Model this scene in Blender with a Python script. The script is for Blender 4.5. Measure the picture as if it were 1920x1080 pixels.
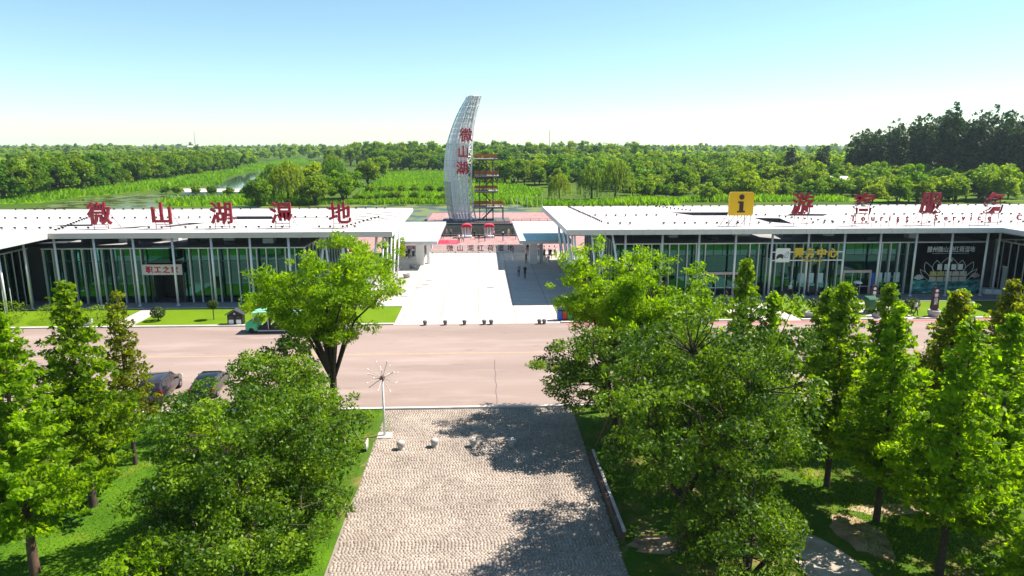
import bpy, bmesh, math, random
import numpy as np
from mathutils import Vector, Matrix
from mathutils.geometry import delaunay_2d_cdt

for o in list(bpy.data.objects):
    bpy.data.objects.remove(o)
SC = bpy.context.scene
C = SC.collection
R = math.radians
PI = math.pi

# ------------------------------------------------------------------ camera, sky, sun, exposure
cam_d = bpy.data.cameras.new('camera'); cam_d.sensor_width = 36; cam_d.lens = 24.0
cam_d.clip_start = 0.5; cam_d.clip_end = 20000
cam = bpy.data.objects.new('camera', cam_d); C.objects.link(cam)
cam.location = (0, 0, 18); cam.rotation_euler = (R(90 - 11.83), 0, R(-2.46))
SC.camera = cam

SUN_EL, SUN_AZ = 52.0, 75.0          # azimuth measured clockwise from +Y
world = bpy.data.worlds.new('World'); SC.world = world; world.use_nodes = True
wn = world.node_tree.nodes; wl = world.node_tree.links
for n in list(wn): wn.remove(n)
sky = wn.new('ShaderNodeTexSky'); sky.sky_type = 'NISHITA'; sky.sun_disc = False
sky.sun_elevation = R(SUN_EL); sky.sun_rotation = R(SUN_AZ)
sky.air_density = 1.0; sky.dust_density = 0.1; sky.ozone_density = 2.2; sky.altitude = 30
bg = wn.new('ShaderNodeBackground'); bg.inputs['Strength'].default_value = 0.074
wo = wn.new('ShaderNodeOutputWorld')
tn = wn.new('ShaderNodeVectorMath'); tn.operation = 'MULTIPLY'; tn.inputs[1].default_value = (0.95, 1.09, 1.04)   # the camera's cool white balance
wl.new(sky.outputs[0], tn.inputs[0]); wl.new(tn.outputs[0], bg.inputs[0]); wl.new(bg.outputs[0], wo.inputs[0])

sun_d = bpy.data.lights.new('sun', 'SUN'); sun_d.energy = 5.0; sun_d.angle = R(0.53); sun_d.color = (1.0, 0.95, 0.87)
sun = bpy.data.objects.new('sun', sun_d); C.objects.link(sun)
sd = Vector((math.sin(R(SUN_AZ)) * math.cos(R(SUN_EL)), math.cos(R(SUN_AZ)) * math.cos(R(SUN_EL)), math.sin(R(SUN_EL))))
sun.rotation_euler = sd.to_track_quat('Z', 'Y').to_euler(); sun.location = sd * 200

SC.view_settings.view_transform = 'Standard'; SC.view_settings.look = 'None'
SC.view_settings.gamma = 1; SC.view_settings.exposure = 1.15
try: SC.view_settings.use_curve_mapping = False
except Exception: pass
SC.cycles.max_bounces = 7; SC.cycles.diffuse_bounces = 2; SC.cycles.glossy_bounces = 3
SC.cycles.transmission_bounces = 4; SC.cycles.transparent_max_bounces = 12; SC.cycles.volume_bounces = 0
SC.cycles.use_denoising = True; SC.cycles.caustics_reflective = False; SC.cycles.caustics_refractive = False
SC.cycles.sample_clamp_indirect = 6

# ------------------------------------------------------------------ materials
MATS = {}
def mat(name, col, rough=0.6, metal=0.0, spec=0.4, var=0.0, vscale=3.0, col2=None, bump=0.0, bscale=20.0, coat=0.0):
    if name in MATS: return MATS[name]
    m = bpy.data.materials.new(name); m.use_nodes = True; nt = m.node_tree; N = nt.nodes; L = nt.links
    b = N['Principled BSDF']; b.inputs['Roughness'].default_value = rough; b.inputs['Metallic'].default_value = metal
    b.inputs['Specular IOR Level'].default_value = spec; b.inputs['Coat Weight'].default_value = coat
    b.inputs['Base Color'].default_value = (*col, 1)
    if var > 0 or col2 is not None or bump > 0:
        tc = N.new('ShaderNodeTexCoord')
    if var > 0 or col2 is not None:
        c2 = col2 if col2 is not None else tuple(max(0, c * (1 - var)) for c in col)
        no = N.new('ShaderNodeTexNoise'); no.inputs['Scale'].default_value = vscale; no.inputs['Detail'].default_value = 6
        no.inputs['Roughness'].default_value = 0.62
        L.new(tc.outputs['Object'], no.inputs['Vector'])
        rp = N.new('ShaderNodeValToRGB'); rp.color_ramp.elements[0].position = 0.35; rp.color_ramp.elements[1].position = 0.65
        rp.color_ramp.elements[0].color = (*c2, 1); rp.color_ramp.elements[1].color = (*col, 1)
        L.new(no.outputs[0], rp.inputs[0]); L.new(rp.outputs[0], b.inputs['Base Color'])
    if bump > 0:
        n2 = N.new('ShaderNodeTexNoise'); n2.inputs['Scale'].default_value = bscale; n2.inputs['Detail'].default_value = 4
        L.new(tc.outputs['Object'], n2.inputs['Vector'])
        bp = N.new('ShaderNodeBump'); bp.inputs['Strength'].default_value = bump; bp.inputs['Distance'].default_value = 0.02
        L.new(n2.outputs[0], bp.inputs['Height']); L.new(bp.outputs[0], b.inputs['Normal'])
    MATS[name] = m
    return m

def multi_noise(name, cols, scales, rough=0.8, spec=0.2, pos=((0.4, 0.6), (0.45, 0.62), (0.5, 0.7)), bump=0.0, bscale=30, grain=0.0, stretch=None):
    """cols[0] base, then each further colour is laid over through its own noise mask"""
    m = bpy.data.materials.new(name); m.use_nodes = True; nt = m.node_tree; N = nt.nodes; L = nt.links
    b = N['Principled BSDF']; b.inputs['Roughness'].default_value = rough; b.inputs['Specular IOR Level'].default_value = spec
    tc = N.new('ShaderNodeTexCoord'); src = tc.outputs['Object']
    if stretch:
        mp = N.new('ShaderNodeMapping'); mp.inputs['Scale'].default_value = stretch; L.new(src, mp.inputs[0]); src = mp.outputs[0]
    cur = None
    for i, c in enumerate(cols[1:]):
        no = N.new('ShaderNodeTexNoise'); no.inputs['Scale'].default_value = scales[i]; no.inputs['Detail'].default_value = 7
        no.inputs['Roughness'].default_value = 0.6
        L.new(src, no.inputs['Vector'])
        mr = N.new('ShaderNodeMapRange'); mr.inputs[1].default_value = pos[i][0]; mr.inputs[2].default_value = pos[i][1]
        L.new(no.outputs[0], mr.inputs[0])
        mx = N.new('ShaderNodeMix'); mx.data_type = 'RGBA'
        L.new(mr.outputs[0], mx.inputs[0])
        if cur is None: mx.inputs[6].default_value = (*cols[0], 1)
        else: L.new(cur, mx.inputs[6])
        mx.inputs[7].default_value = (*c, 1); cur = mx.outputs[2]
    if grain > 0:
        no = N.new('ShaderNodeTexNoise'); no.inputs['Scale'].default_value = 9; no.inputs['Detail'].default_value = 8
        no.inputs['Roughness'].default_value = 0.75
        L.new(tc.outputs['Object'], no.inputs['Vector'])
        mr = N.new('ShaderNodeMapRange'); mr.inputs[1].default_value = 0.3; mr.inputs[2].default_value = 0.7
        mr.inputs[3].default_value = 1 - grain; mr.inputs[4].default_value = 1 + grain
        L.new(no.outputs[0], mr.inputs[0])
        vm = N.new('ShaderNodeVectorMath'); vm.operation = 'SCALE'
        L.new(cur, vm.inputs[0]); L.new(mr.outputs[0], vm.inputs['Scale']); cur = vm.outputs[0]
    L.new(cur, b.inputs['Base Color'])
    if bump > 0:
        n2 = N.new('ShaderNodeTexNoise'); n2.inputs['Scale'].default_value = bscale; n2.inputs['Detail'].default_value = 5
        L.new(tc.outputs['Object'], n2.inputs['Vector'])
        bp = N.new('ShaderNodeBump'); bp.inputs['Strength'].default_value = bump; bp.inputs['Distance'].default_value = 0.03
        L.new(n2.outputs[0], bp.inputs['Height']); L.new(bp.outputs[0], b.inputs['Normal'])
    MATS[name] = m
    return m

def tint_ramp(N, L, cols):
    at = N.new('ShaderNodeAttribute'); at.attribute_name = 'tint'
    rp = N.new('ShaderNodeValToRGB'); els = rp.color_ramp.elements
    els[0].position = 0; els[0].color = (*cols[0], 1); els[1].position = 1; els[1].color = (*cols[-1], 1)
    for i, c in enumerate(cols[1:-1]):
        e = els.new((i + 1) / (len(cols) - 1)); e.color = (*c, 1)
    L.new(at.outputs['Fac'], rp.inputs[0])
    return rp.outputs[0]

def leaf_mat(name, cols, trans=0.4, tmul=(1.7, 1.7, 0.6), orand=0.0, rough=0.55, spec=0.2):
    m = bpy.data.materials.new(name); m.use_nodes = True; nt = m.node_tree; N = nt.nodes; L = nt.links
    b = N['Principled BSDF']; b.inputs['Roughness'].default_value = rough; b.inputs['Specular IOR Level'].default_value = spec
    col = tint_ramp(N, L, cols)
    if orand > 0:
        oi = N.new('ShaderNodeObjectInfo')
        hs = N.new('ShaderNodeHueSaturation')
        mr = N.new('ShaderNodeMapRange'); mr.inputs[3].default_value = 1 - orand; mr.inputs[4].default_value = 1 + orand
        L.new(oi.outputs['Random'], mr.inputs[0]); L.new(mr.outputs[0], hs.inputs['Value'])
        mr2 = N.new('ShaderNodeMapRange'); mr2.inputs[3].default_value = 0.525; mr2.inputs[4].default_value = 0.475
        L.new(oi.outputs['Random'], mr2.inputs[0]); L.new(mr2.outputs[0], hs.inputs['Hue'])
        L.new(col, hs.inputs['Color']); col = hs.outputs[0]
    L.new(col, b.inputs['Base Color'])
    vm = N.new('ShaderNodeVectorMath'); vm.operation = 'MULTIPLY'; vm.inputs[1].default_value = tmul
    L.new(col, vm.inputs[0])
    tr = N.new('ShaderNodeBsdfTranslucent'); L.new(vm.outputs[0], tr.inputs['Color'])
    mx = N.new('ShaderNodeMixShader'); mx.inputs[0].default_value = trans
    L.new(b.outputs[0], mx.inputs[1]); L.new(tr.outputs[0], mx.inputs[2])
    L.new(mx.outputs[0], N['Material Output'].inputs[0])
    MATS[name] = m
    return m

def tint_mat(name, cols, rough=0.8, spec=0.25):
    m = bpy.data.materials.new(name); m.use_nodes = True; nt = m.node_tree; N = nt.nodes; L = nt.links
    b = N['Principled BSDF']; b.inputs['Roughness'].default_value = rough; b.inputs['Specular IOR Level'].default_value = spec
    base = tint_ramp(N, L, cols)
    tc = N.new('ShaderNodeTexCoord'); no = N.new('ShaderNodeTexNoise'); no.inputs['Scale'].default_value = 0.45; no.inputs['Detail'].default_value = 6
    L.new(tc.outputs['Object'], no.inputs['Vector'])
    mr = N.new('ShaderNodeMapRange'); mr.inputs[1].default_value = 0.3; mr.inputs[2].default_value = 0.7; mr.inputs[3].default_value = 0.75; mr.inputs[4].default_value = 1.12
    L.new(no.outputs[0], mr.inputs[0])
    vm = N.new('ShaderNodeVectorMath'); vm.operation = 'SCALE'; L.new(base, vm.inputs[0]); L.new(mr.outputs[0], vm.inputs['Scale'])
    L.new(vm.outputs[0], b.inputs['Base Color'])
    MATS[name] = m
    return m

def glass_mat(name, tint, gloss=0.12, rough=0.03, frost=0.0):
    m = bpy.data.materials.new(name); m.use_nodes = True; nt = m.node_tree; N = nt.nodes; L = nt.links
    N.remove(N['Principled BSDF'])
    tr = N.new('ShaderNodeBsdfTransparent'); tr.inputs[0].default_value = (*tint, 1)
    gl = N.new('ShaderNodeBsdfGlossy'); gl.inputs['Roughness'].default_value = rough; gl.inputs[0].default_value = (0.15, 0.52, 0.47, 1)
    fr = N.new('ShaderNodeFresnel'); fr.inputs[0].default_value = 1.5
    ad = N.new('ShaderNodeMath'); ad.operation = 'ADD'; ad.inputs[1].default_value = gloss; L.new(fr.outputs[0], ad.inputs[0])
    mx = N.new('ShaderNodeMixShader'); L.new(ad.outputs[0], mx.inputs[0]); L.new(tr.outputs[0], mx.inputs[1]); L.new(gl.outputs[0], mx.inputs[2])
    out = mx.outputs[0]
    if frost > 0:
        df = N.new('ShaderNodeBsdfDiffuse'); df.inputs[0].default_value = (*[min(1, t * 1.1) for t in tint], 1)
        tl = N.new('ShaderNodeBsdfTranslucent'); tl.inputs[0].default_value = (*tint, 1)
        m1 = N.new('ShaderNodeMixShader'); m1.inputs[0].default_value = 0.3; L.new(df.outputs[0], m1.inputs[1]); L.new(tl.outputs[0], m1.inputs[2])
        m2 = N.new('ShaderNodeMixShader'); m2.inputs[0].default_value = frost; L.new(out, m2.inputs[1]); L.new(m1.outputs[0], m2.inputs[2]); out = m2.outputs[0]
    L.new(out, N['Material Output'].inputs[0])
    MATS[name] = m
    return m

def perforated(name, col, open_=0.3, rough=0.4, metal=0.3):
    m = bpy.data.materials.new(name); m.use_nodes = True; nt = m.node_tree; N = nt.nodes; L = nt.links
    b = N['Principled BSDF']; b.inputs['Base Color'].default_value = (*col, 1); b.inputs['Roughness'].default_value = rough; b.inputs['Metallic'].default_value = metal
    tr = N.new('ShaderNodeBsdfTransparent'); mx = N.new('ShaderNodeMixShader'); mx.inputs[0].default_value = open_
    L.new(b.outputs[0], mx.inputs[1]); L.new(tr.outputs[0], mx.inputs[2]); L.new(mx.outputs[0], N['Material Output'].inputs[0])
    MATS[name] = m
    return m

def water_mat(name, col, rough=0.04, bump=0.15, scale=1.2, patch=None):
    m = bpy.data.materials.new(name); m.use_nodes = True; nt = m.node_tree; N = nt.nodes; L = nt.links
    b = N['Principled BSDF']; b.inputs['Base Color'].default_value = (*col, 1); b.inputs['Roughness'].default_value = rough
    tc = N.new('ShaderNodeTexCoord'); no = N.new('ShaderNodeTexNoise'); no.inputs['Scale'].default_value = scale; no.inputs['Detail'].default_value = 4
    L.new(tc.outputs['Object'], no.inputs['Vector'])
    bp = N.new('ShaderNodeBump'); bp.inputs['Strength'].default_value = bump; bp.inputs['Distance'].default_value = 0.05
    L.new(no.outputs[0], bp.inputs['Height']); L.new(bp.outputs[0], b.inputs['Normal'])
    if patch:
        n2 = N.new('ShaderNodeTexNoise'); n2.inputs['Scale'].default_value = 0.16; n2.inputs['Detail'].default_value = 8
        L.new(tc.outputs['Object'], n2.inputs['Vector'])
        rp = N.new('ShaderNodeValToRGB'); rp.color_ramp.elements[0].position = 0.44; rp.color_ramp.elements[1].position = 0.52
        rp.color_ramp.elements[0].color = (*col, 1); rp.color_ramp.elements[1].color = (*patch, 1)
        L.new(n2.outputs[0], rp.inputs[0]); L.new(rp.outputs[0], b.inputs['Base Color'])
        mr = N.new('ShaderNodeMapRange'); mr.inputs[1].default_value = 0.5; mr.inputs[2].default_value = 0.58; mr.inputs[3].default_value = rough; mr.inputs[4].default_value = 0.7
        L.new(n2.outputs[0], mr.inputs[0]); L.new(mr.outputs[0], b.inputs['Roughness'])
    MATS[name] = m
    return m

M_road = multi_noise('asphalt_pinkish', [(0.305, 0.226, 0.192), (0.245, 0.18, 0.152), (0.34, 0.258, 0.224), (0.165, 0.12, 0.105)], [0.09, 0.35, 0.8], rough=0.85, pos=((0.4, 0.65), (0.5, 0.7), (0.62, 0.8)), bump=0.15, bscale=60, grain=0.10, stretch=(0.35, 1.6, 1))
M_plaza = multi_noise('pale_concrete', [(0.52, 0.455, 0.40), (0.45, 0.385, 0.335), (0.57, 0.51, 0.46)], [0.25, 1.6], rough=0.75, pos=((0.42, 0.65), (0.5, 0.7)), grain=0.05)
M_apron = multi_noise('grey_paving', [(0.30, 0.28, 0.28), (0.23, 0.21, 0.21), (0.34, 0.32, 0.31)], [0.4, 2.2], rough=0.7, grain=0.08)
M_red_pave = multi_noise('red_brick_paving', [(0.36, 0.19, 0.17), (0.28, 0.15, 0.14), (0.40, 0.25, 0.23)], [0.2, 0.9], rough=0.8, grain=0.12)
M_lawn = multi_noise('lawn', [(0.080, 0.165, 0.006), (0.040, 0.100, 0.006), (0.17, 0.18, 0.02)], [0.3, 0.22], rough=0.9, spec=0.1, pos=((0.38, 0.66), (0.6, 0.75)), bump=0.6, bscale=18, grain=0.35)
M_lawn_strip = multi_noise('mown_lawn', [(0.125, 0.205, 0.005), (0.100, 0.175, 0.005), (0.17, 0.20, 0.015)], [0.3, 0.3], rough=0.9, spec=0.1, pos=((0.38, 0.66), (0.62, 0.8)), grain=0.18)
M_dry_lawn = multi_noise('patchy_lawn', [(0.060, 0.115, 0.010), (0.20, 0.15, 0.05), (0.27, 0.19, 0.10), (0.13, 0.145, 0.02)], [0.28, 0.45, 0.7], rough=0.95, spec=0.1, pos=((0.52, 0.64), (0.6, 0.7), (0.55, 0.7)), bump=0.5, bscale=16, grain=0.3)
M_ground = multi_noise('wetland_ground', [(0.050, 0.095, 0.012), (0.085, 0.125, 0.018), (0.035, 0.060, 0.012), (0.13, 0.13, 0.04)], [0.02, 0.05, 0.012], rough=0.95, spec=0.05, pos=((0.4, 0.62), (0.5, 0.7), (0.6, 0.75)), grain=0.25)
M_marsh = multi_noise('marsh_grass', [(0.11, 0.215, 0.008), (0.075, 0.165, 0.008), (0.15, 0.225, 0.014)], [0.05, 0.14], rough=0.95, spec=0.05, grain=0.3)
M_sand = multi_noise('pale_sand', [(0.68, 0.60, 0.50), (0.55, 0.47, 0.38)], [0.1], rough=0.9)
M_path = multi_noise('pale_path', [(0.40, 0.33, 0.265), (0.31, 0.25, 0.195), (0.44, 0.375, 0.31)], [0.5, 1.7], rough=0.85, grain=0.1)
M_soil = multi_noise('sandy_soil', [(0.34, 0.23, 0.13), (0.42, 0.31, 0.20), (0.20, 0.13, 0.07)], [0.5, 1.3], rough=0.95, grain=0.15)
M_kerb = mat('kerb_concrete', (0.62, 0.57, 0.53), 0.8, var=0.2, vscale=1.5)
M_redpaint = mat('red_road_paint', (0.50, 0.13, 0.12), 0.8, var=0.3, vscale=0.8)
M_yellow_line = mat('yellow_road_paint', (0.58, 0.34, 0.13), 0.8, col2=(0.42, 0.26, 0.17), vscale=1.4)
M_crack = mat('road_sealant', (0.12, 0.085, 0.08), 0.7)
M_joint = mat('sett_bedding', (0.30, 0.24, 0.195), 0.95, var=0.3, vscale=2.0)
M_sett = tint_mat('granite_sett', [(0.27, 0.21, 0.168), (0.35, 0.283, 0.23), (0.38, 0.31, 0.255), (0.44, 0.365, 0.305)])
M_water = water_mat('pond_water', (0.07, 0.065, 0.02), 0.08, 0.3, 0.8, patch=(0.09, 0.12, 0.02))
M_river = water_mat('river_water', (0.03, 0.05, 0.06), 0.05, 0.2, 0.6)
M_canal = multi_noise('dark_slate_bed', [(0.012, 0.011, 0.013), (0.03, 0.026, 0.03), (0.02, 0.03, 0.01)], [0.4, 0.7], rough=0.9, spec=0.05)
M_lily = water_mat('lily_water', (0.025, 0.03, 0.012), 0.3, 0.5, 1.2, patch=(0.13, 0.15, 0.03))
M_roof = multi_noise('white_roof_metal', [(0.55, 0.50, 0.475), (0.40, 0.345, 0.325), (0.60, 0.56, 0.54)], [0.12, 0.5], rough=0.55, pos=((0.5, 0.72), (0.5, 0.7)), grain=0.04, stretch=(0.5, 1.4, 1))
M_fascia = mat('fascia_aluminium', (0.60, 0.60, 0.62), 0.35, metal=0.25, var=0.1, vscale=0.6)
M_soffit_hole_shade = mat('dark_soffit_hole_shade', (0.10, 0.095, 0.10), 0.8, var=0.3, vscale=0.6)
M_white = mat('white_paint', (0.78, 0.78, 0.77), 0.45, var=0.08, vscale=2)
M_white_steel = mat('white_steel', (0.76, 0.77, 0.78), 0.35, metal=0.1, var=0.08, vscale=1.5)
M_fin = mat('mullion_aluminium', (0.62, 0.64, 0.64), 0.35, metal=0.2, var=0.08, vscale=2)
M_glass = glass_mat('green_glass', (0.07, 0.25, 0.22), 0.14)
M_glass_top = glass_mat('green_glass_upper', (0.08, 0.34, 0.27), 0.24)
M_glass_clear = glass_mat('clear_glass', (0.55, 0.75, 0.72), 0.05)
M_canopy_glass = glass_mat('frosted_canopy_glass', (0.78, 0.86, 0.88), 0.05, 0.2, frost=0.72)
M_case_glass = glass_mat('case_glass', (0.7, 0.85, 0.82), 0.05)
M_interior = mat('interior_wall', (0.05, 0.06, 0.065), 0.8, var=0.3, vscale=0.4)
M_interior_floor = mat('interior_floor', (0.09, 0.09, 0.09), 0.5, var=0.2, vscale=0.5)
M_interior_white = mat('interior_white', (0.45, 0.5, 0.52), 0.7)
M_low_roof = mat('lower_roof_membrane', (0.34, 0.32, 0.31), 0.8, var=0.35, vscale=0.5)
M_black = mat('black_metal', (0.018, 0.018, 0.020), 0.45, metal=0.2, var=0.2)
M_darkgrey = mat('dark_grey_steel', (0.07, 0.07, 0.075), 0.5, metal=0.3, var=0.2)
M_red = mat('red_sign_paint', (0.36, 0.010, 0.030), 0.4, var=0.25, vscale=1.2)
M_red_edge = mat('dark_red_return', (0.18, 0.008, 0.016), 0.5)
M_brightred = mat('bright_red_fabric', (0.55, 0.02, 0.05), 0.7, var=0.2)
M_pinkred = mat('faded_red_mat', (0.55, 0.06, 0.09), 0.8, var=0.25, vscale=0.7)
M_yellow = mat('yellow_sign_face', (0.80, 0.47, 0.008), 0.4, var=0.05)
M_gold = mat('gold_letter', (0.72, 0.50, 0.02), 0.4)
M_orange = mat('orange_rail', (0.40, 0.14, 0.025), 0.6, var=0.2)
M_rust = mat('rusty_steel', (0.16, 0.065, 0.04), 0.7, var=0.4, vscale=2)
M_deck = mat('pale_deck', (0.30, 0.29, 0.28), 0.7, var=0.2)
M_clad = perforated('perforated_cladding', (0.78, 0.79, 0.80), 0.20, 0.4, 0.1)
M_clad_solid = mat('metal_cladding', (0.50, 0.51, 0.54), 0.42, metal=0.35, var=0.15, vscale=0.5)
M_stone = mat('grey_granite', (0.44, 0.41, 0.38), 0.8, var=0.3, vscale=6)
M_stone_dark = mat('dark_granite', (0.16, 0.15, 0.15), 0.8, var=0.3, vscale=6)
M_wall_top_lit = mat('sunlit_wall_coping', (0.55, 0.49, 0.44), 0.8, var=0.2)
M_wall_face_shade = mat('brown_shaded_wall_face', (0.12, 0.075, 0.06), 0.85, var=0.3, vscale=3)  # side shade painted into the wall face, lit top into its coping
M_bark = mat('bark', (0.075, 0.052, 0.038), 0.9, var=0.4, vscale=5, bump=0.5, bscale=14)
M_bark_red = mat('reddish_bark', (0.13, 0.075, 0.05), 0.9, var=0.4, vscale=4, bump=0.5, bscale=12)
M_wood = mat('prop_wood', (0.24, 0.14, 0.075), 0.8, var=0.3, vscale=4)
M_tyre = mat('tyre_rubber', (0.02, 0.02, 0.02), 0.85)
M_rim = mat('alloy_rim', (0.62, 0.62, 0.63), 0.3, metal=0.7)
M_carpaint = mat('dark_brown_car_paint', (0.035, 0.026, 0.030), 0.22, metal=0.3, coat=0.8)
M_carpaint2 = mat('black_car_paint', (0.018, 0.018, 0.022), 0.2, metal=0.3, coat=0.8)
M_carglass = mat('dark_car_glass', (0.012, 0.016, 0.022), 0.05, spec=0.8)
M_tail = mat('red_tail_lamp', (0.35, 0.01, 0.01), 0.2)
M_headlamp = mat('headlamp_lens', (0.6, 0.62, 0.65), 0.15)
M_chrome = mat('chrome_trim', (0.7, 0.7, 0.72), 0.15, metal=1.0)
M_plate = mat('blue_plate', (0.03, 0.08, 0.4), 0.4)
M_cart_green = mat('mint_green_cart', (0.06, 0.50, 0.22), 0.35, coat=0.4)
M_cart_roof = mat('pale_green_roof', (0.30, 0.66, 0.45), 0.4)
M_seat = mat('dark_seat_vinyl', (0.03, 0.03, 0.035), 0.6)
M_bin_green = mat('green_bin_plastic', (0.015, 0.10, 0.05), 0.5, var=0.15)
M_blue = mat('blue_bin_panel', (0.02, 0.10, 0.50), 0.5)
M_binred = mat('red_bin_panel', (0.55, 0.02, 0.03), 0.5)
M_bingreen = mat('green_bin_panel', (0.02, 0.32, 0.08), 0.5)
M_teal = multi_noise('teal_wave_print', [(0.05, 0.30, 0.27), (0.015, 0.07, 0.09), (0.40, 0.60, 0.55)], [1.2, 1.7], rough=0.6, pos=((0.45, 0.58), (0.56, 0.66)), stretch=(0.6, 1, 1.8))
M_mural = mat('black_mural_panel', (0.004, 0.004, 0.005), 0.8, spec=0.0)
M_mural_line = mat('mural_line', (0.55, 0.52, 0.47), 0.6)
M_mural_yellow = mat('mural_yellow', (0.62, 0.48, 0.12), 0.6, var=0.3, vscale=4)
M_mural_cream = mat('mural_cream', (0.62, 0.53, 0.42), 0.6, var=0.25, vscale=4)
M_paper = mat('notice_paper', (0.55, 0.68, 0.72), 0.7, var=0.15, vscale=5)
M_poster_green = multi_noise('green_poster', [(0.03, 0.20, 0.09), (0.10, 0.42, 0.22), (0.01, 0.06, 0.04)], [0.9, 1.4], rough=0.5, pos=((0.45, 0.6), (0.55, 0.7)))
M_doorframe = mat('pinkish_door_frame', (0.55, 0.42, 0.38), 0.5)
M_brown_sign = mat('dark_maroon_sign', (0.045, 0.015, 0.02), 0.5, var=0.2)
M_terracotta = mat('stone_pot', (0.42, 0.40, 0.40), 0.8, var=0.25, vscale=8)
M_house_roof = mat('pale_shed_roof', (0.75, 0.70, 0.64), 0.6, var=0.15)
M_house_wall = mat('shed_wall', (0.55, 0.48, 0.42), 0.8, var=0.2)
M_grate = mat('drain_grate', (0.10, 0.10, 0.10), 0.6)

LF_conifer = leaf_mat('redwood_needles', [(0.054, 0.109, 0.003), (0.132, 0.227, 0.003), (0.256, 0.355, 0.004)], 0.55, (2.0, 1.9, 0.4))
LF_conifer_y = leaf_mat('young_redwood_needles', [(0.076, 0.154, 0.002), (0.166, 0.286, 0.003), (0.273, 0.401, 0.005)], 0.55, (2.0, 1.9, 0.4))
LF_conifer_brown = leaf_mat('browning_needles', [(0.077, 0.089, 0.006), (0.147, 0.178, 0.008), (0.224, 0.267, 0.009)], 0.55, (2.0, 1.9, 0.4))
LF_broad = leaf_mat('evergreen_leaf', [(0.030, 0.073, 0.005), (0.084, 0.165, 0.005), (0.234, 0.350, 0.009)], 0.38, (2.0, 1.9, 0.4), rough=0.5, spec=0.25)
LF_broad_d = leaf_mat('dark_evergreen_leaf', [(0.024, 0.059, 0.005), (0.066, 0.135, 0.005), (0.198, 0.304, 0.010)], 0.36, (2.0, 1.9, 0.4), rough=0.5, spec=0.25)
LF_ash = leaf_mat('ash_leaf', [(0.083, 0.168, 0.002), (0.164, 0.284, 0.003), (0.261, 0.379, 0.003)], 0.55, (2.0, 1.9, 0.35))
LF_bg = leaf_mat('woodland_leaf', [(0.055, 0.120, 0.005), (0.117, 0.217, 0.006), (0.193, 0.299, 0.008)], 0.48, (1.9, 1.8, 0.4), orand=0.25)
LF_bg_y = leaf_mat('bright_woodland_leaf', [(0.094, 0.176, 0.005), (0.163, 0.267, 0.006), (0.225, 0.325, 0.009)], 0.48, (1.9, 1.8, 0.4), orand=0.2)
LF_bg_olive = leaf_mat('olive_woodland_leaf', [(0.062, 0.121, 0.003), (0.115, 0.201, 0.006), (0.172, 0.278, 0.008)], 0.48, (1.9, 1.8, 0.4), orand=0.2)
LF_poplar = leaf_mat('poplar_leaf', [(0.018, 0.043, 0.010), (0.031, 0.066, 0.013), (0.061, 0.102, 0.018)], 0.20, (1.5, 1.6, 0.7), orand=0.2)
LF_willow = leaf_mat('willow_leaf', [(0.069, 0.137, 0.006), (0.125, 0.215, 0.007), (0.188, 0.280, 0.010)], 0.48, (1.9, 1.8, 0.4), orand=0.15)
LF_reed = leaf_mat('reed_blade', [(0.083, 0.190, 0.004), (0.138, 0.282, 0.005), (0.193, 0.328, 0.007)], 0.5, (1.8, 1.7, 0.4))
LF_grass = leaf_mat('grass_blade', [(0.063, 0.150, 0.004), (0.115, 0.219, 0.005), (0.167, 0.256, 0.008)], 0.5, (1.8, 1.7, 0.4))
LF_topiary = leaf_mat('topiary_leaf', [(0.022, 0.046, 0.008), (0.039, 0.072, 0.010), (0.066, 0.099, 0.014)], 0.2)

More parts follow.
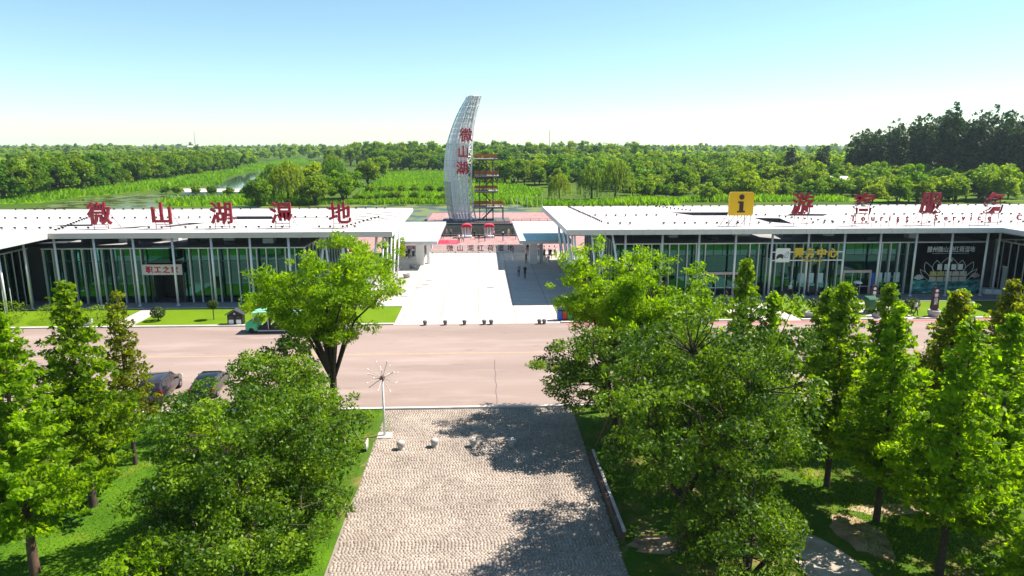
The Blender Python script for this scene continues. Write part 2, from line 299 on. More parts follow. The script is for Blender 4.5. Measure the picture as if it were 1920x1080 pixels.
# ------------------------------------------------------------------ mesh helpers
class MB:
    def __init__(s): s.v = []; s.f = []; s.mi = []
    def add(s, vs, fs, mi=0):
        b = len(s.v); s.v += [tuple(v) for v in vs]
        for f in fs: s.f.append(tuple(b + i for i in f)); s.mi.append(mi)
        return s
    def box(s, x0, x1, y0, y1, z0, z1, mi=0):
        v = [(x0, y0, z0), (x1, y0, z0), (x1, y1, z0), (x0, y1, z0), (x0, y0, z1), (x1, y0, z1), (x1, y1, z1), (x0, y1, z1)]
        return s.add(v, [(0, 3, 2, 1), (4, 5, 6, 7), (0, 1, 5, 4), (1, 2, 6, 5), (2, 3, 7, 6), (3, 0, 4, 7)], mi)
    def cbox(s, c, size, rz=0, rx=0, ry=0, mi=0):
        M = Matrix.Translation(c) @ Matrix.Rotation(rz, 4, 'Z') @ Matrix.Rotation(ry, 4, 'Y') @ Matrix.Rotation(rx, 4, 'X')
        h = [k / 2 for k in size]
        v = [M @ Vector((a * h[0], b * h[1], c_ * h[2])) for a, b, c_ in ((-1, -1, -1), (1, -1, -1), (1, 1, -1), (-1, 1, -1), (-1, -1, 1), (1, -1, 1), (1, 1, 1), (-1, 1, 1))]
        return s.add(v, [(0, 3, 2, 1), (4, 5, 6, 7), (0, 1, 5, 4), (1, 2, 6, 5), (2, 3, 7, 6), (3, 0, 4, 7)], mi)
    def tube(s, pts, rad, n=6, mi=0, cap=True):
        pts = [Vector(p) for p in pts]
        if not hasattr(rad, '__len__'): rad = [rad] * len(pts)
        rings = []
        for i, p in enumerate(pts):
            d = (pts[min(i + 1, len(pts) - 1)] - pts[max(i - 1, 0)]).normalized()
            a = d.cross(Vector((0, 0, 1)) if abs(d.z) < 0.9 else Vector((1, 0, 0))).normalized(); b = d.cross(a)
            rings.append([p + (a * math.cos(2 * PI * k / n) + b * math.sin(2 * PI * k / n)) * rad[i] for k in range(n)])
        vs = [v for r in rings for v in r]; fs = []
        for i in range(len(rings) - 1):
            for k in range(n):
                fs.append((i * n + k, i * n + (k + 1) % n, (i + 1) * n + (k + 1) % n, (i + 1) * n + k))
        if cap:
            fs.append(tuple(range(n))[::-1]); fs.append(tuple((len(rings) - 1) * n + k for k in range(n)))
        return s.add(vs, fs, mi)
    def lathe(s, prof, n=12, c=(0, 0, 0), mi=0, axis='Z'):
        vs = []; fs = []
        for r, z in prof:
            for k in range(n):
                a = 2 * PI * k / n; x, y = r * math.cos(a), r * math.sin(a)
                p = (x, y, z) if axis == 'Z' else ((z, x, y) if axis == 'X' else (x, z, y))
                vs.append((p[0] + c[0], p[1] + c[1], p[2] + c[2]))
        for i in range(len(prof) - 1):
            for k in range(n):
                fs.append((i * n + k, i * n + (k + 1) % n, (i + 1) * n + (k + 1) % n, (i + 1) * n + k))
        fs.append(tuple(range(n))[::-1]); fs.append(tuple((len(prof) - 1) * n + k for k in range(n)))
        return s.add(vs, fs, mi)
    def prism(s, poly, z0, z1, mi=0, plane='XY', holes=(), hole_mi=None):
        """extruded polygon with holes; plane XZ extrudes along Y from z0 to z1"""
        verts2 = [Vector(p) for p in poly]; edges = [(i, (i + 1) % len(poly)) for i in range(len(poly))]
        for h in holes:
            b = len(verts2); verts2 += [Vector(p) for p in h]; edges += [(b + i, b + (i + 1) % len(h)) for i in range(len(h))]
        if holes:
            ov, oe, of, _, _, _ = delaunay_2d_cdt(verts2, edges, [], 1, 1e-5)
            def inside(p, q):
                c = False; j = len(q) - 1
                for i in range(len(q)):
                    if ((q[i][1] > p[1]) != (q[j][1] > p[1])) and p[0] < (q[j][0] - q[i][0]) * (p[1] - q[i][1]) / (q[j][1] - q[i][1]) + q[i][0]: c = not c
                    j = i
                return c
            tri = []
            for f in of:
                cx = sum(ov[i][0] for i in f) / len(f); cy = sum(ov[i][1] for i in f) / len(f)
                if inside((cx, cy), poly) and not any(inside((cx, cy), h) for h in holes): tri.append(tuple(f))
            V = [tuple(v) for v in ov]
        else:
            V = [tuple(v) for v in verts2]; tri = [tuple(range(len(V)))]
        P = (lambda p, z: (p[0], p[1], z)) if plane == 'XY' else ((lambda p, z: (p[0], z, p[1])) if plane == 'XZ' else (lambda p, z: (z, p[0], p[1])))
        n = len(V)
        s.add([P(p, z0) for p in V] + [P(p, z1) for p in V], [t[::-1] for t in tri] + [tuple(i + n for i in t) for t in tri], mi)
        for ring in [poly] + list(holes):
            m = len(ring)
            s.add([P(p, z0) for p in ring] + [P(p, z1) for p in ring], [(i, (i + 1) % m, m + (i + 1) % m, m + i) for i in range(m)], mi if (ring is poly or hole_mi is None) else hole_mi)
        return s
    def mesh(s, name, mats, smooth=False):
        me = bpy.data.meshes.new(name); me.from_pydata(s.v, [], s.f)
        for m in (mats if isinstance(mats, (list, tuple)) else [mats]): me.materials.append(m)
        if any(s.mi): me.polygons.foreach_set('material_index', s.mi)
        bm = bmesh.new(); bm.from_mesh(me); bmesh.ops.recalc_face_normals(bm, faces=bm.faces); bm.to_mesh(me); bm.free()
        if smooth: me.polygons.foreach_set('use_smooth', [True] * len(me.polygons))
        me.update()
        return me
    def build(s, name, mats, parent=None, smooth=False, loc=None):
        return link(name, s.mesh(name, mats, smooth), parent, loc)

def link(name, data, parent=None, loc=None, rz=0):
    o = bpy.data.objects.new(name, data); C.objects.link(o)
    if parent is not None: o.parent = parent
    if loc is not None: o.location = loc
    if rz: o.rotation_euler = (0, 0, rz)
    return o
def tag(o, label, cat, group=None, kind=None):
    o['label'] = label; o['category'] = cat
    if group: o['group'] = group
    if kind: o['kind'] = kind
    return o
def thing(name, label, cat, loc=(0, 0, 0), rz=0, group=None):
    o = link(name, None, None, loc, rz); o.empty_display_size = 0.3
    return tag(o, label, cat, group)
def struct(o, label=None, cat=None):
    o['kind'] = 'structure'
    if label: o['label'] = label
    if cat: o['category'] = cat
    return o
def copy_tree(o, parent=None):
    c = o.copy(); C.objects.link(c); c.parent = parent
    for ch in list(o.children): copy_tree(ch, c)
    return c
def sheet(name, poly, z, m, label=None, cat=None):
    b = MB(); b.add([(x, y, z) for x, y in poly], [tuple(range(len(poly)))])
    return struct(b.build(name, m), label, cat)
def smooth_poly(pts, k=4):
    n = len(pts); out = []
    for i in range(n):
        p0, p1, p2, p3 = [Vector(pts[(i + j - 1) % n]) for j in range(4)]
        for t in range(k):
            u = t / k
            q = 0.5 * ((2 * p1) + (-p0 + p2) * u + (2 * p0 - 5 * p1 + 4 * p2 - p3) * u * u + (-p0 + 3 * p1 - 3 * p2 + p3) * u ** 3)
            out.append((q.x, q.y))
    return out
DG = None
def text_mesh(body, size, depth, bold=0.0, font_scale=(1, 1)):
    c = bpy.data.curves.new('text', 'FONT'); c.body = body; c.size = size; c.extrude = depth / 2; c.offset = bold
    c.align_x = 'CENTER'; c.align_y = 'CENTER'; c.resolution_u = 2
    o = bpy.data.objects.new('text', c); C.objects.link(o); bpy.context.view_layer.update()
    dg = bpy.context.evaluated_depsgraph_get()
    me = bpy.data.meshes.new_from_object(o.evaluated_get(dg))
    bpy.data.objects.remove(o); bpy.data.curves.remove(c)
    co = np.empty(len(me.vertices) * 3); me.vertices.foreach_get('co', co); co = co.reshape(-1, 3)
    if len(co):
        ctr = (co.max(0) + co.min(0)) / 2; co -= ctr
        co *= np.array([font_scale[0], font_scale[1], 1])
    # stand upright, facing -Y
    co = np.stack([co[:, 0], -co[:, 2], co[:, 1]], 1)
    me.vertices.foreach_set('co', co.ravel()); me.update(); me.materials.clear()
    return me

def np_mesh(name, v, faces, m, tint=None, smooth=False):
    me = bpy.data.meshes.new(name); v = np.asarray(v, dtype=np.float32); faces = np.asarray(faces, dtype=np.int32)
    k = faces.shape[1]
    me.vertices.add(len(v)); me.vertices.foreach_set('co', v.ravel())
    me.loops.add(faces.size); me.loops.foreach_set('vertex_index', faces.ravel())
    me.polygons.add(len(faces)); me.polygons.foreach_set('loop_start', np.arange(0, faces.size, k, dtype=np.int32))
    me.update(calc_edges=True)
    if tint is not None:
        a = me.attributes.new('tint', 'FLOAT', 'FACE'); a.data.foreach_set('value', np.asarray(tint, dtype=np.float32))
    me.materials.append(m)
    return me

# ------------------------------------------------------------------ the setting
sheet('ground', [(-7000, -300), (7000, -300), (7000, 12000), (-7000, 12000)], -0.02, M_ground)
sheet('road', [(-140, 45.2), (160, 45.2), (160, 68.0), (-140, 68.0)], 0.0, M_road)
bl = MB(); bl.box(-140, 160, 57.93, 58.07, 0.0, 0.004)
struct(bl.build('road_centre_line', M_yellow_line))
bl = MB()
pts = [(0.9 + 0.03 * math.sin(i * 0.9) + 0.02 * math.sin(i * 5.1), 45.6 + i * 0.45, 0.0) for i in range(24)]
for a, b_ in zip(pts[:-1], pts[1:]):
    bl.add([(a[0] - .025, a[1], .004), (a[0] + .025, a[1], .004), (b_[0] + .025, b_[1], .004), (b_[0] - .025, b_[1], .004)], [(0, 1, 2, 3)])
struct(bl.build('road_crack', M_crack))
bl = MB(); bl.box(-140, 160, 44.95, 45.2, -0.02, 0.13); struct(bl.build('near_kerb', M_kerb))
bl = MB()
for x0, x1 in ((-140, -9.2), (8.0, 26.9), (33.4, 41.1), (46.0, 160)):
    bl.box(x0, x1, 68.0, 68.35, -0.02, 0.13)
struct(bl.build('far_kerb', M_kerb))
bl = MB(); bl.box(8.4, 160, 67.1, 67.7, 0.0, 0.004); struct(bl.build('red_kerbside_band', M_redpaint))
# far side: plaza, lawns, walks, apron
sheet('plaza', [(-9.2, 67.98), (8.0, 67.98), (8.0, 76.2), (14.8, 76.2), (14.8, 116), (-14.5, 116), (-14.5, 76.2), (-9.2, 76.2)], 0.012, M_plaza)
sheet('apron_of_west_building', [(-120, 76.2), (-14.5, 76.2), (-14.5, 112), (-120, 112)], 0.010, M_apron)
sheet('apron_of_east_building', [(14.8, 76.2), (140, 76.2), (140, 112), (14.8, 112)], 0.010, M_apron)
def lawn(name, x0, x1, y0=68.35, y1=75.95, m=None):
    return sheet(name, [(x0, y0), (x1, y0), (x1, y1), (x0, y1)], 0.05, m or M_lawn_strip)
lawn('lawn_west_far', -120, -38.0); lawn('lawn_west_near', -35.6, -9.2)
lawn('lawn_east', 8.0, 26.9); lawn('lawn_east_middle', 33.4, 41.1); lawn('lawn_east_far', 46.0, 140)
for nm, x0, x1 in (('walk_west', -38.0, -35.6), ('walk_east', 26.9, 33.4), ('walk_east_far', 41.1, 46.0)):
    sheet(nm, [(x0, 67.98), (x1, 67.98), (x1, 76.2), (x0, 76.2)], 0.02, M_plaza)
bl = MB()
for x0, x1 in ((-120, -38.0), (-35.6, -9.2), (8.0, 26.9), (33.4, 41.1), (46.0, 140)):
    bl.box(x0, x1, 75.95, 76.2, -0.02, 0.11)
struct(bl.build('lawn_kerb', M_kerb))
bl = MB()
for k in range(1, 12):
    y = 68 + k * 4.0
    x0, x1 = (-9.2, 8.0) if y < 76.2 else (-14.5, 14.8)
    bl.add([(x0, y, .016), (x1, y, .016), (x1, y + .05, .016), (x0, y + .05, .016)], [(0, 1, 2, 3)])
for k in range(-3, 4):
    x = -.6 + k * 4.0
    y0 = 68.0 if -9.2 < x < 8.0 else 76.2
    bl.add([(x, y0, .0165), (x + .05, y0, .0165), (x + .05, 116, .0165), (x, 116, .0165)], [(0, 1, 2, 3)])
struct(bl.build('plaza_joints', mat('plaza_joint', (0.16, 0.135, 0.12), 0.9)))
# square behind the fence, canal, tower terrace
sheet('red_square', [(-45, 116), (45, 116), (45, 137.3), (-45, 137.3)], 0.006, M_red_pave)
sheet('sunken_garden', [(-70, 137.3), (60, 137.3), (60, 156.5), (-70, 156.5)], 0.004, M_canal)
sheet('tower_terrace', [(-13.5, 156.5), (60, 156.5), (60, 186), (-13.5, 186)], 0.02, M_red_pave)
sheet('lily_pond', [(-80, 157), (-13.5, 157), (-13.5, 186), (60, 186), (60, 214), (-30, 220), (-80, 205)], 0.001, M_lily)
bl = MB(); bl.box(-70, 60, 136.9, 137.3, -0.02, 0.35); bl.box(-13.5, 60, 156.5, 157.0, -0.02, 0.4); bl.box(-14.0, -13.5, 156.5, 186, -0.02, 0.4)
struct(bl.build('slate_bed_edge', M_stone_dark))
# wetland
pond = [(-260, 175), (-144.0, 192.0), (-133, 213.0), (-137.5, 242.7), (-134.7, 257.8), (-119.3, 259.9), (-105.9, 248.7), (-106.7, 232.0), (-96.8, 211.7), (-90.6, 197.7), (-100, 182), (-140, 165)]
sheet('pond', smooth_poly(pond), 0.02, M_water)
riv1 = [(-116.9, 301.8), (-136.0, 377.6), (-155.6, 483.4), (-158.0, 560), (-150, 590), (-128, 480), (-114, 415.6), (-104, 354.4), (-95.4, 300.9), (-94.9, 292)]
sheet('river', smooth_poly(riv1), 0.02, M_river)
riv2 = [(-190, 754.1), (-206, 880), (-185, 880), (-150.0, 708.6), (-106.1, 481.2), (-83.4, 381.3), (-70.5, 315.7), (-80.3, 310.0), (-98.8, 414.8), (-129.2, 523.9)]
sheet('river_branch', smooth_poly(riv2), 0.02, M_river)
sheet('sand_terrace', [(-124, 291), (-95, 288), (-82.5, 255.6), (-108.3, 256.7)], 0.3, M_sand)
bl = MB(); bl.box(-109, -82, 254.6, 255.4, 0, 1.3); struct(bl.build('sand_terrace_wall', M_house_roof))
marsh = [(-156.7, 215.8), (-140, 222), (-141.3, 247.7), (-137.6, 263.5), (-124, 331.4), (-145, 400), (-160, 480), (-162, 600), (-170, 731.6), (-262.2, 1006.1), (-197.5, 550.5), (-176.0, 332.9), (-168, 259.1), (-170.3, 234.8)]
sheet('marsh', marsh, 0.012, M_marsh)
reed = [(-39.4, 232), (-12.3, 224), (16.5, 219), (24.0, 268.5), (20, 296), (2, 380), (-18, 459.4), (-66, 479.3), (-56, 390), (-49.2, 298.9), (-44.9, 238.6)]
sheet('reed_field', reed, 0.013, M_marsh)
sheet('marsh_bank', [(-105, 225), (-86, 250), (-78, 256), (-60, 250), (-50, 215), (-92, 208)], 0.014, M_marsh)
sheet('reed_bank_east', [(48, 219), (180, 219), (180, 232), (48, 232)], 0.014, M_marsh)
# near side: setts path, lawns, soil, curved path
sheet('sett_bed', [(-6.9, 4), (6.1, 4), (6.1, 44.95), (-6.9, 44.95)], 0.0, M_joint)
sheet('near_lawn_west', [(-60, 4), (-6.9, 4), (-6.9, 44.95), (-60, 44.95)], 0.02, M_lawn)
sheet('near_lawn_east', [(6.1, 4), (70, 4), (70, 44.95), (6.1, 44.95)], 0.02, M_dry_lawn)
sheet('garden_path', smooth_poly([(12.8, 4), (15.8, 4), (16.9, 12), (16.8, 20), (16.5, 25.4), (15.7, 28.0), (14.6, 28.7), (13.8, 27.6), (13.6, 24), (13.3, 12)], 4), 0.03, M_path)
for i, (cx, cy, rx, ry) in enumerate(((17.7, 28.4, 1.1, 2.0), (7.9, 28.0, 1.3, 0.9), (20.5, 30.5, 2.2, 0.6), (-7.25, 36.5, 0.55, 6.0), (-6.9, 41.8, 0.9, 2.4))):
    rg = random.Random(i)
    sheet('bare_soil' if i < 3 else 'dry_verge', [(cx + rx * math.cos(a * PI / 9) * rg.uniform(.75, 1.15), cy + ry * math.sin(a * PI / 9) * rg.uniform(.75, 1.15)) for a in range(18)], 0.024 + .001 * i, M_soil if i < 3 else MATS['patchy_lawn'])
# the setts themselves
def setts():
    rg = np.random.default_rng(3)
    sx, sy, gap = 0.165, 0.125, 0.016
    near = []; V = []; Fc = []; T = []
    row = 0; y = 10.0
    while y < 44.7:
        x = -6.85 + sx * rg.random()
        while x < 6.0:
            w = sx * (1 + 0.07 * rg.standard_normal()); z = 0.045 + 0.006 * rg.standard_normal()
            cx, cy = x + sx / 2, y + sy / 2 + 0.02 * math.sin(x * 0.9 + y * .3) + .012 * rg.standard_normal()
            t = float(np.clip(rg.normal(0.5, 0.27), 0, 1))
            hx, hy = w / 2 - gap / 2, sy / 2 * (1 + .05 * rg.standard_normal()) - gap / 2
            if 26.05 < y < 26.58 and -7 < x < 6.3 and len(near) < 300:
                near.append((cx, cy, z, t))
            else:
                b = len(V); e = 0.016
                dz = 0.004 * rg.standard_normal(4)
                V += [(cx - hx, cy - hy, 0), (cx + hx, cy - hy, 0), (cx + hx, cy + hy, 0), (cx - hx, cy + hy, 0),
                      (cx - hx + e, cy - hy + e, z + dz[0]), (cx + hx - e, cy - hy + e, z + dz[1]), (cx + hx - e, cy + hy - e, z + dz[2]), (cx - hx + e, cy + hy - e, z + dz[3])]
                for f in ((4, 5, 6, 7), (0, 1, 5, 4), (1, 2, 6, 5), (2, 3, 7, 6), (3, 0, 4, 7)):
                    Fc.append([b + i for i in f]); T.append(t)
            x += sx
        y += sy; row += 1
    path = struct(link('sett_path', None)); path['label'] = 'worn beige granite sett path leading down to the road'; path['category'] = 'path'
    o = link('sett_field', np_mesh('sett_field', V, Fc, M_sett, T), path); o['kind'] = 'stuff'
    metas = []
    for k in range(6):
        hx, hy, e = sx / 2 - gap / 2, sy / 2 - gap / 2, 0.016
        vv = [(-hx, -hy, 0), (hx, -hy, 0), (hx, hy, 0), (-hx, hy, 0), (-hx + e, -hy + e, .055), (hx - e, -hy + e, .055), (hx - e, hy - e, .055), (-hx + e, hy - e, .055)]
        metas.append(np_mesh('sett', vv, [(4, 5, 6, 7), (0, 1, 5, 4), (1, 2, 6, 5), (2, 3, 7, 6), (3, 0, 4, 7)], M_sett, [(k + .5) / 6] * 5))
    for cx, cy, z, t in near:
        s_ = link('sett', metas[min(5, int(t * 6))], path, (cx, cy, 0)); s_.scale = (1, 1, z / 0.055)
setts()
# low wall on the right of the setts
w = thing('low_wall', 'low wall with shade-dark face and sunlit-pale coping along the sett path', 'wall')
b = MB(); b.add([(6.20, 28.3, 0), (6.46, 28.3, 0), (6.36, 37, 0), (6.10, 37, 0), (6.20, 28.3, .5), (6.46, 28.3, .5), (6.36, 37, .5), (6.10, 37, .5)], [(0, 3, 2, 1), (4, 5, 6, 7), (0, 1, 5, 4), (1, 2, 6, 5), (2, 3, 7, 6), (3, 0, 4, 7)]); b.build('wall_body', M_wall_face_shade, w)
for k in range(8):
    y0, y1 = 28.3 + k * 8.7 / 8, 28.3 + (k + 1) * 8.7 / 8 - .02
    xa, xb = 6.35 - .0115 * (y0 - 28.3), 6.49 - .0115 * (y0 - 28.3)
    MB().box(xa, xb, y0, y1, .5, .56).build('coping_stone', M_wall_top_lit, w)

# ------------------------------------------------------------------ pavilions
ZS, ZT = 7.9, 8.4
def pavilion(name, label, roof_poly, holes, y_front, glass_x, glass_y, col_x, fins_skip, wing, back_y=106, lamps=(), vposts=(), sgn=1):
    t = thing(name, label, 'building')
    r = MB().prism(roof_poly, ZS + .02, ZT, holes=holes, hole_mi=1).build('roof', [M_roof, M_soffit_hole_shade], t)  # hole walls take the dark soffit colour: shade painted into the recesses
    sf = MB().prism([(p[0] + (0.05 if p[0] < sum(q[0] for q in roof_poly) / len(roof_poly) else -0.05), p[1] + (0.05 if p[1] < 90 else -0.05)) for p in roof_poly], ZS - .02, ZS + .01, holes=holes).build('soffit', M_soffit_hole_shade, t)
    # fascia panels along the visible edges
    n = len(roof_poly); cx = sum(p[0] for p in roof_poly) / n; cy = sum(p[1] for p in roof_poly) / n
    pm = {}
    for i in range(n):
        a = Vector(roof_poly[i]); b_ = Vector(roof_poly[(i + 1) % n]); L = (b_ - a).length
        if L < 1: continue
        k = max(1, round(L / 1.47)); w_ = L / k; d = (b_ - a) / L; nrm = Vector((d.y, -d.x))
        key = round(w_, 3)
        if key not in pm: pm[key] = MB().box(.012, w_ - .012, -.045, 0.0, ZS - .06, ZT + .05).mesh('fascia_panel', M_fascia)
        for j in range(k):
            p = a + d * (j * w_) + nrm * 0.003
            o = link('fascia_panel', pm[key], r, (p.x, p.y, 0), math.atan2(d.y, d.x))
    # front columns
    cm = MB().tube([(0, 0, 0.0), (0, 0, ZS)], 0.13, 10).lathe([(.22, 0), (.22, .05), (.15, .12)], 10).mesh('column', M_white_steel, True)
    for x in col_x: link('column', cm, t, (x, y_front, 0.01))
    for x, y in wing['cols']: link('column', cm, t, (x, y, 0.01))
    for x in col_x[::2]: link('column', cm, t, (x, y_front + 13, 0.01))
    # leaning posts at the plaza end
    for p in vposts:
        MB().tube([(p[0], p[1], 0), (p[2], p[3], ZS)], 0.115, 8).build('leaning_post', M_white_steel, t, True)
    # glazed hall
    gx0, gx1 = glass_x; gy0, gy1 = glass_y; GZ = 6.5; TR = 4.95
    nb = round((gx1 - gx0) / 1.075); wb = (gx1 - gx0) / nb
    finm = MB().box(-.045, .045, -.34, -.03, .05, GZ - .02).mesh('mullion_fin', M_fin)
    lo = MB().box(.03, wb - .03, -.012, .012, .12, TR - .04).mesh('glass_pane', M_glass)
    up = MB().box(.03, wb - .03, -.012, .012, TR + .04, GZ - .1).mesh('upper_glass_pane', M_glass_top)
    for k in range(nb + 1):
        x = gx0 + k * wb
        if not any(a < x < c for a, c in fins_skip): link('mullion_fin', finm, t, (x, gy0, 0))
        if k == nb: break
        xm = x + wb / 2
        if not any(a < xm < c for a, c in fins_skip): link('glass_pane', lo, t, (x, gy0, 0))
        link('upper_glass_pane', up, t, (x, gy0, 0))
    tr = MB(); tr.box(gx0, gx1, gy0 - .06, gy0 + .06, TR - .04, TR + .04); tr.build('transom', M_darkgrey, t)
    MB().box(gx0, gx1, gy0 - .06, gy0 + .06, .02, .12).build('sill_rail', M_darkgrey, t)
    MB().box(gx0 - .1, gx1 + .1, gy0 - .42, gy0 + .1, GZ - .1, GZ + .02).build('head_beam', M_fin, t)
    # end wall of glass towards the plaza
    ex = gx0 if sgn > 0 else gx1
    ns = 14; ws = (gy1 - gy0) / ns
    sm = MB().box(-.012, .012, .03, ws - .03, .12, GZ - .1).mesh('side_glass_pane', M_glass)
    sfn = MB().box(-.15, .15, -.04, .04, .05, GZ - .02).mesh('side_mullion', M_fin)
    for k in range(ns):
        link('side_glass_pane', sm, t, (ex, gy0 + k * ws, 0)); link('side_mullion', sfn, t, (ex, gy0 + (k + 1) * ws, 0))
    lr = MB().prism([(gx0, gy0 + .1), (gx1, gy0 + .1), (gx1, gy1), (gx0, gy1)], GZ - .25, GZ).build('lower_roof', M_low_roof, t)
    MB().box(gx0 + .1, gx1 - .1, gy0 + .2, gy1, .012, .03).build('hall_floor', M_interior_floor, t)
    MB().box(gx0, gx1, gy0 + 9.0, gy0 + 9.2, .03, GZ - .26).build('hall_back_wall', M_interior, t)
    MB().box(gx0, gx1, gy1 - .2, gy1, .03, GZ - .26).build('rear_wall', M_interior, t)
    rg = random.Random(5)
    for k in range(7):
        x = gx0 + 2 + (gx1 - gx0 - 4) * k / 6
        MB().tube([(x, gy0 + 4.5, .03), (x, gy0 + 4.5, GZ - .26)], .22, 8).build('inner_column', M_interior_white, t)
        MB().box(x + .8, x + .8 + rg.uniform(1.2, 2.6), gy0 + 5.5, gy0 + 6.3, .03, rg.uniform(1.0, 2.3)).build('counter', M_interior_white, t)
    for k in range(9):      # plant on the lower roof
        x = gx0 + 2 + (gx1 - gx0 - 5) * k / 8 + rg.uniform(-1, 1); y = gy0 + rg.uniform(1.5, 6)
        MB().box(x, x + rg.uniform(.8, 2.2), y, y + rg.uniform(.7, 1.2), GZ, GZ + rg.uniform(.3, .9)).build('roof_unit', M_white_steel if k % 2 else M_darkgrey, t)
    # wing glazing
    for (x0, y0, x1, y1) in wing['glass']:
        d = Vector((x1 - x0, y1 - y0)); L = d.length; k = max(1, round(L / 1.2)); ww = L / k; an = math.atan2(d.y, d.x)
        gm = MB().box(.03, ww - .03, -.012, .012, .12, GZ - .1).mesh('wing_glass_pane', M_glass)
        gf = MB().box(-.04, .04, -.22, .08, .05, GZ - .02).mesh('wing_mullion', M_fin)
        for j in range(k):
            p = Vector((x0, y0)) + d * (j / k)
            link('wing_glass_pane', gm, t, (p.x, p.y, 0), an); link('wing_mullion', gf, t, (p.x, p.y, 0), an)
        MB().cbox(((x0 + x1) / 2, (y0 + y1) / 2, GZ), (L, .5, .12), an).build('wing_head_beam', M_fin, t)
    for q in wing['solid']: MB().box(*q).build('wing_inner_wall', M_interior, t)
    # roof spotlights with their cables
    lm = MB().box(-.09, .09, -.09, .09, .10, .26).tube([(0, 0, 0), (0, 0, .12)], .03, 5).cbox((0, -.1, .2), (.22, .06, .2), 0, .4).mesh('roof_spotlight', M_black)
    for x, y in lamps: link('roof_spotlight', lm, r, (x, y, ZT), random.Random(x * 7 + y).uniform(-.5, .5))
    return t, r
def cable(parent, pts, rad=.018):
    MB().tube(pts, rad, 4).build('cable', M_darkgrey, parent)

def row(x0, x1, y, step, skip=()):
    rg = random.Random(int(y * 10)); out = []; x = x0
    while x < x1:
        if rg.random() > .06: out.append((x + rg.uniform(-.1, .1), y + rg.uniform(-.12, .12)))
        x += step
    return [p for p in out if not any(a < p[0] < c and d < p[1] < e for a, c, d, e in skip)]

# west pavilion
polyW = [(-10.2, 77.1), (-10.8, 107.0), (-95, 107.0), (-95, 58), (-48.0, 58), (-48.0, 77.1)]
polyW = polyW[::-1]
holesW = [[(-52.6, 84.3), (-47.2, 84.6), (-48.2, 86.4), (-51.0, 86.2)], [(-44.2, 81.7), (-41.0, 82.2), (-40.0, 84.6), (-41.8, 83.6)],
          [(-38.6, 83.4), (-37.2, 83.2), (-34.6, 87.8), (-37.0, 87.4)], [(-35.0, 91.4), (-27.6, 91.6), (-29.0, 95.4), (-33.8, 95.6)]]
skW = [(-54, -46, 83.5, 87.2), (-45, -39.5, 81, 85), (-39, -34, 82.5, 88.5), (-36, -26, 90.5, 96.5)]
lampW = row(-70, -14.5, 105.6, 1.45, skW) + row(-70, -18.5, 92.9, 1.4, skW) + row(-60, -15, 81.4, 1.4, skW) + [(-48.5 - .35 * k, 79.5 + 1.2 * k) for k in range(18)] + [(-16.2 + .28 * k, 82 + 1.3 * k) for k in range(9)]
VW = [(-19.2, 78.0, -18.0, 77.8), (-17.6, 78.6, -17.9, 77.8), (-16.4, 78.0, -15.9, 77.8), (-15.6, 78.6, -16.0, 77.8), (-13.4, 78.0, -12.0, 77.7), (-12.9, 78.6, -12.1, 77.7), (-12.0, 78.4, -11.3, 77.7),
      (-11.6, 80.0, -10.9, 78.2), (-11.2, 80.6, -10.9, 81.6), (-11.4, 82.4, -11.0, 81.8), (-11.2, 83.2, -10.9, 85.4), (-11.4, 85.0, -10.9, 86.0), (-11.3, 88.0, -10.9, 90.2)]
west, west_roof = pavilion('glazed_pavilion', 'white-roofed green-glass pavilion carrying five red rooftop characters', polyW, holesW, 77.7, (-50.0, -20.6), (79.2, 103),
    [-47.8 + 4.3 * k for k in range(7)], [(-38.4, -34.6)],
    dict(cols=[(-50.4, 76.5), (-50.3, 72.3), (-50.3, 68.0), (-50.3, 63.8)], glass=[(-52.0, 79.2, -52.0, 60.0)], solid=[(-60, -59.8, 60, 79, .03, 6.3), (-95, -50.1, 81.0, 103, .03, 6.4), (-95, -60.1, 60, 80.9, .03, 6.4)]), lamps=lampW, vposts=VW, sgn=-1)
# east pavilion
polyE = [(9.7, 77.8), (61.3, 77.8), (61.3, 58), (110, 58), (110, 110), (9.5, 109.0)]
holesE = [[(29.3, 93.9), (33.8, 93.7), (36.4, 98.4), (27.2, 98.6)], [(36.4, 90.7), (36.4, 85.5), (38.6, 83.2), (39.8, 89.9)], [(42, 93), (47, 92.4), (49, 95), (44, 96)]]
skE = [(27, 37, 93, 99.2), (35.8, 40.4, 82.6, 91.3), (41.5, 49.5, 92, 96.5)]
lampE = row(14.5, 92, 107.6, 1.45, skE) + row(15.5, 80, 93.2, 1.4, skE) + row(15.5, 74, 83.4, 1.35, skE) + [(13.4 + .075 * k, 106.5 - 1.0 * k) for k in range(22)] + [(27.2 + .38 * k, 106.6 - .75 * k) for k in range(10)] + [(40.2 + .5 * k, 91 - .8 * k) for k in range(9)]
VE = [(11.0, 80.2, 10.4, 79.0), (11.2, 80.8, 10.4, 83.0), (11.2, 84.6, 10.4, 83.4), (11.3, 85.0, 10.4, 88.0), (11.3, 89.6, 10.4, 88.4), (11.3, 91.2, 10.4, 94.0), (11.3, 95.5, 10.4, 94.3),
      (11.2, 78.6, 10.6, 78.2), (13.6, 78.5, 12.6, 78.2), (14.6, 78.8, 13.2, 78.2), (13.3, 78.9, 14.2, 78.2), (16.6, 78.4, 15.0, 78.2)]
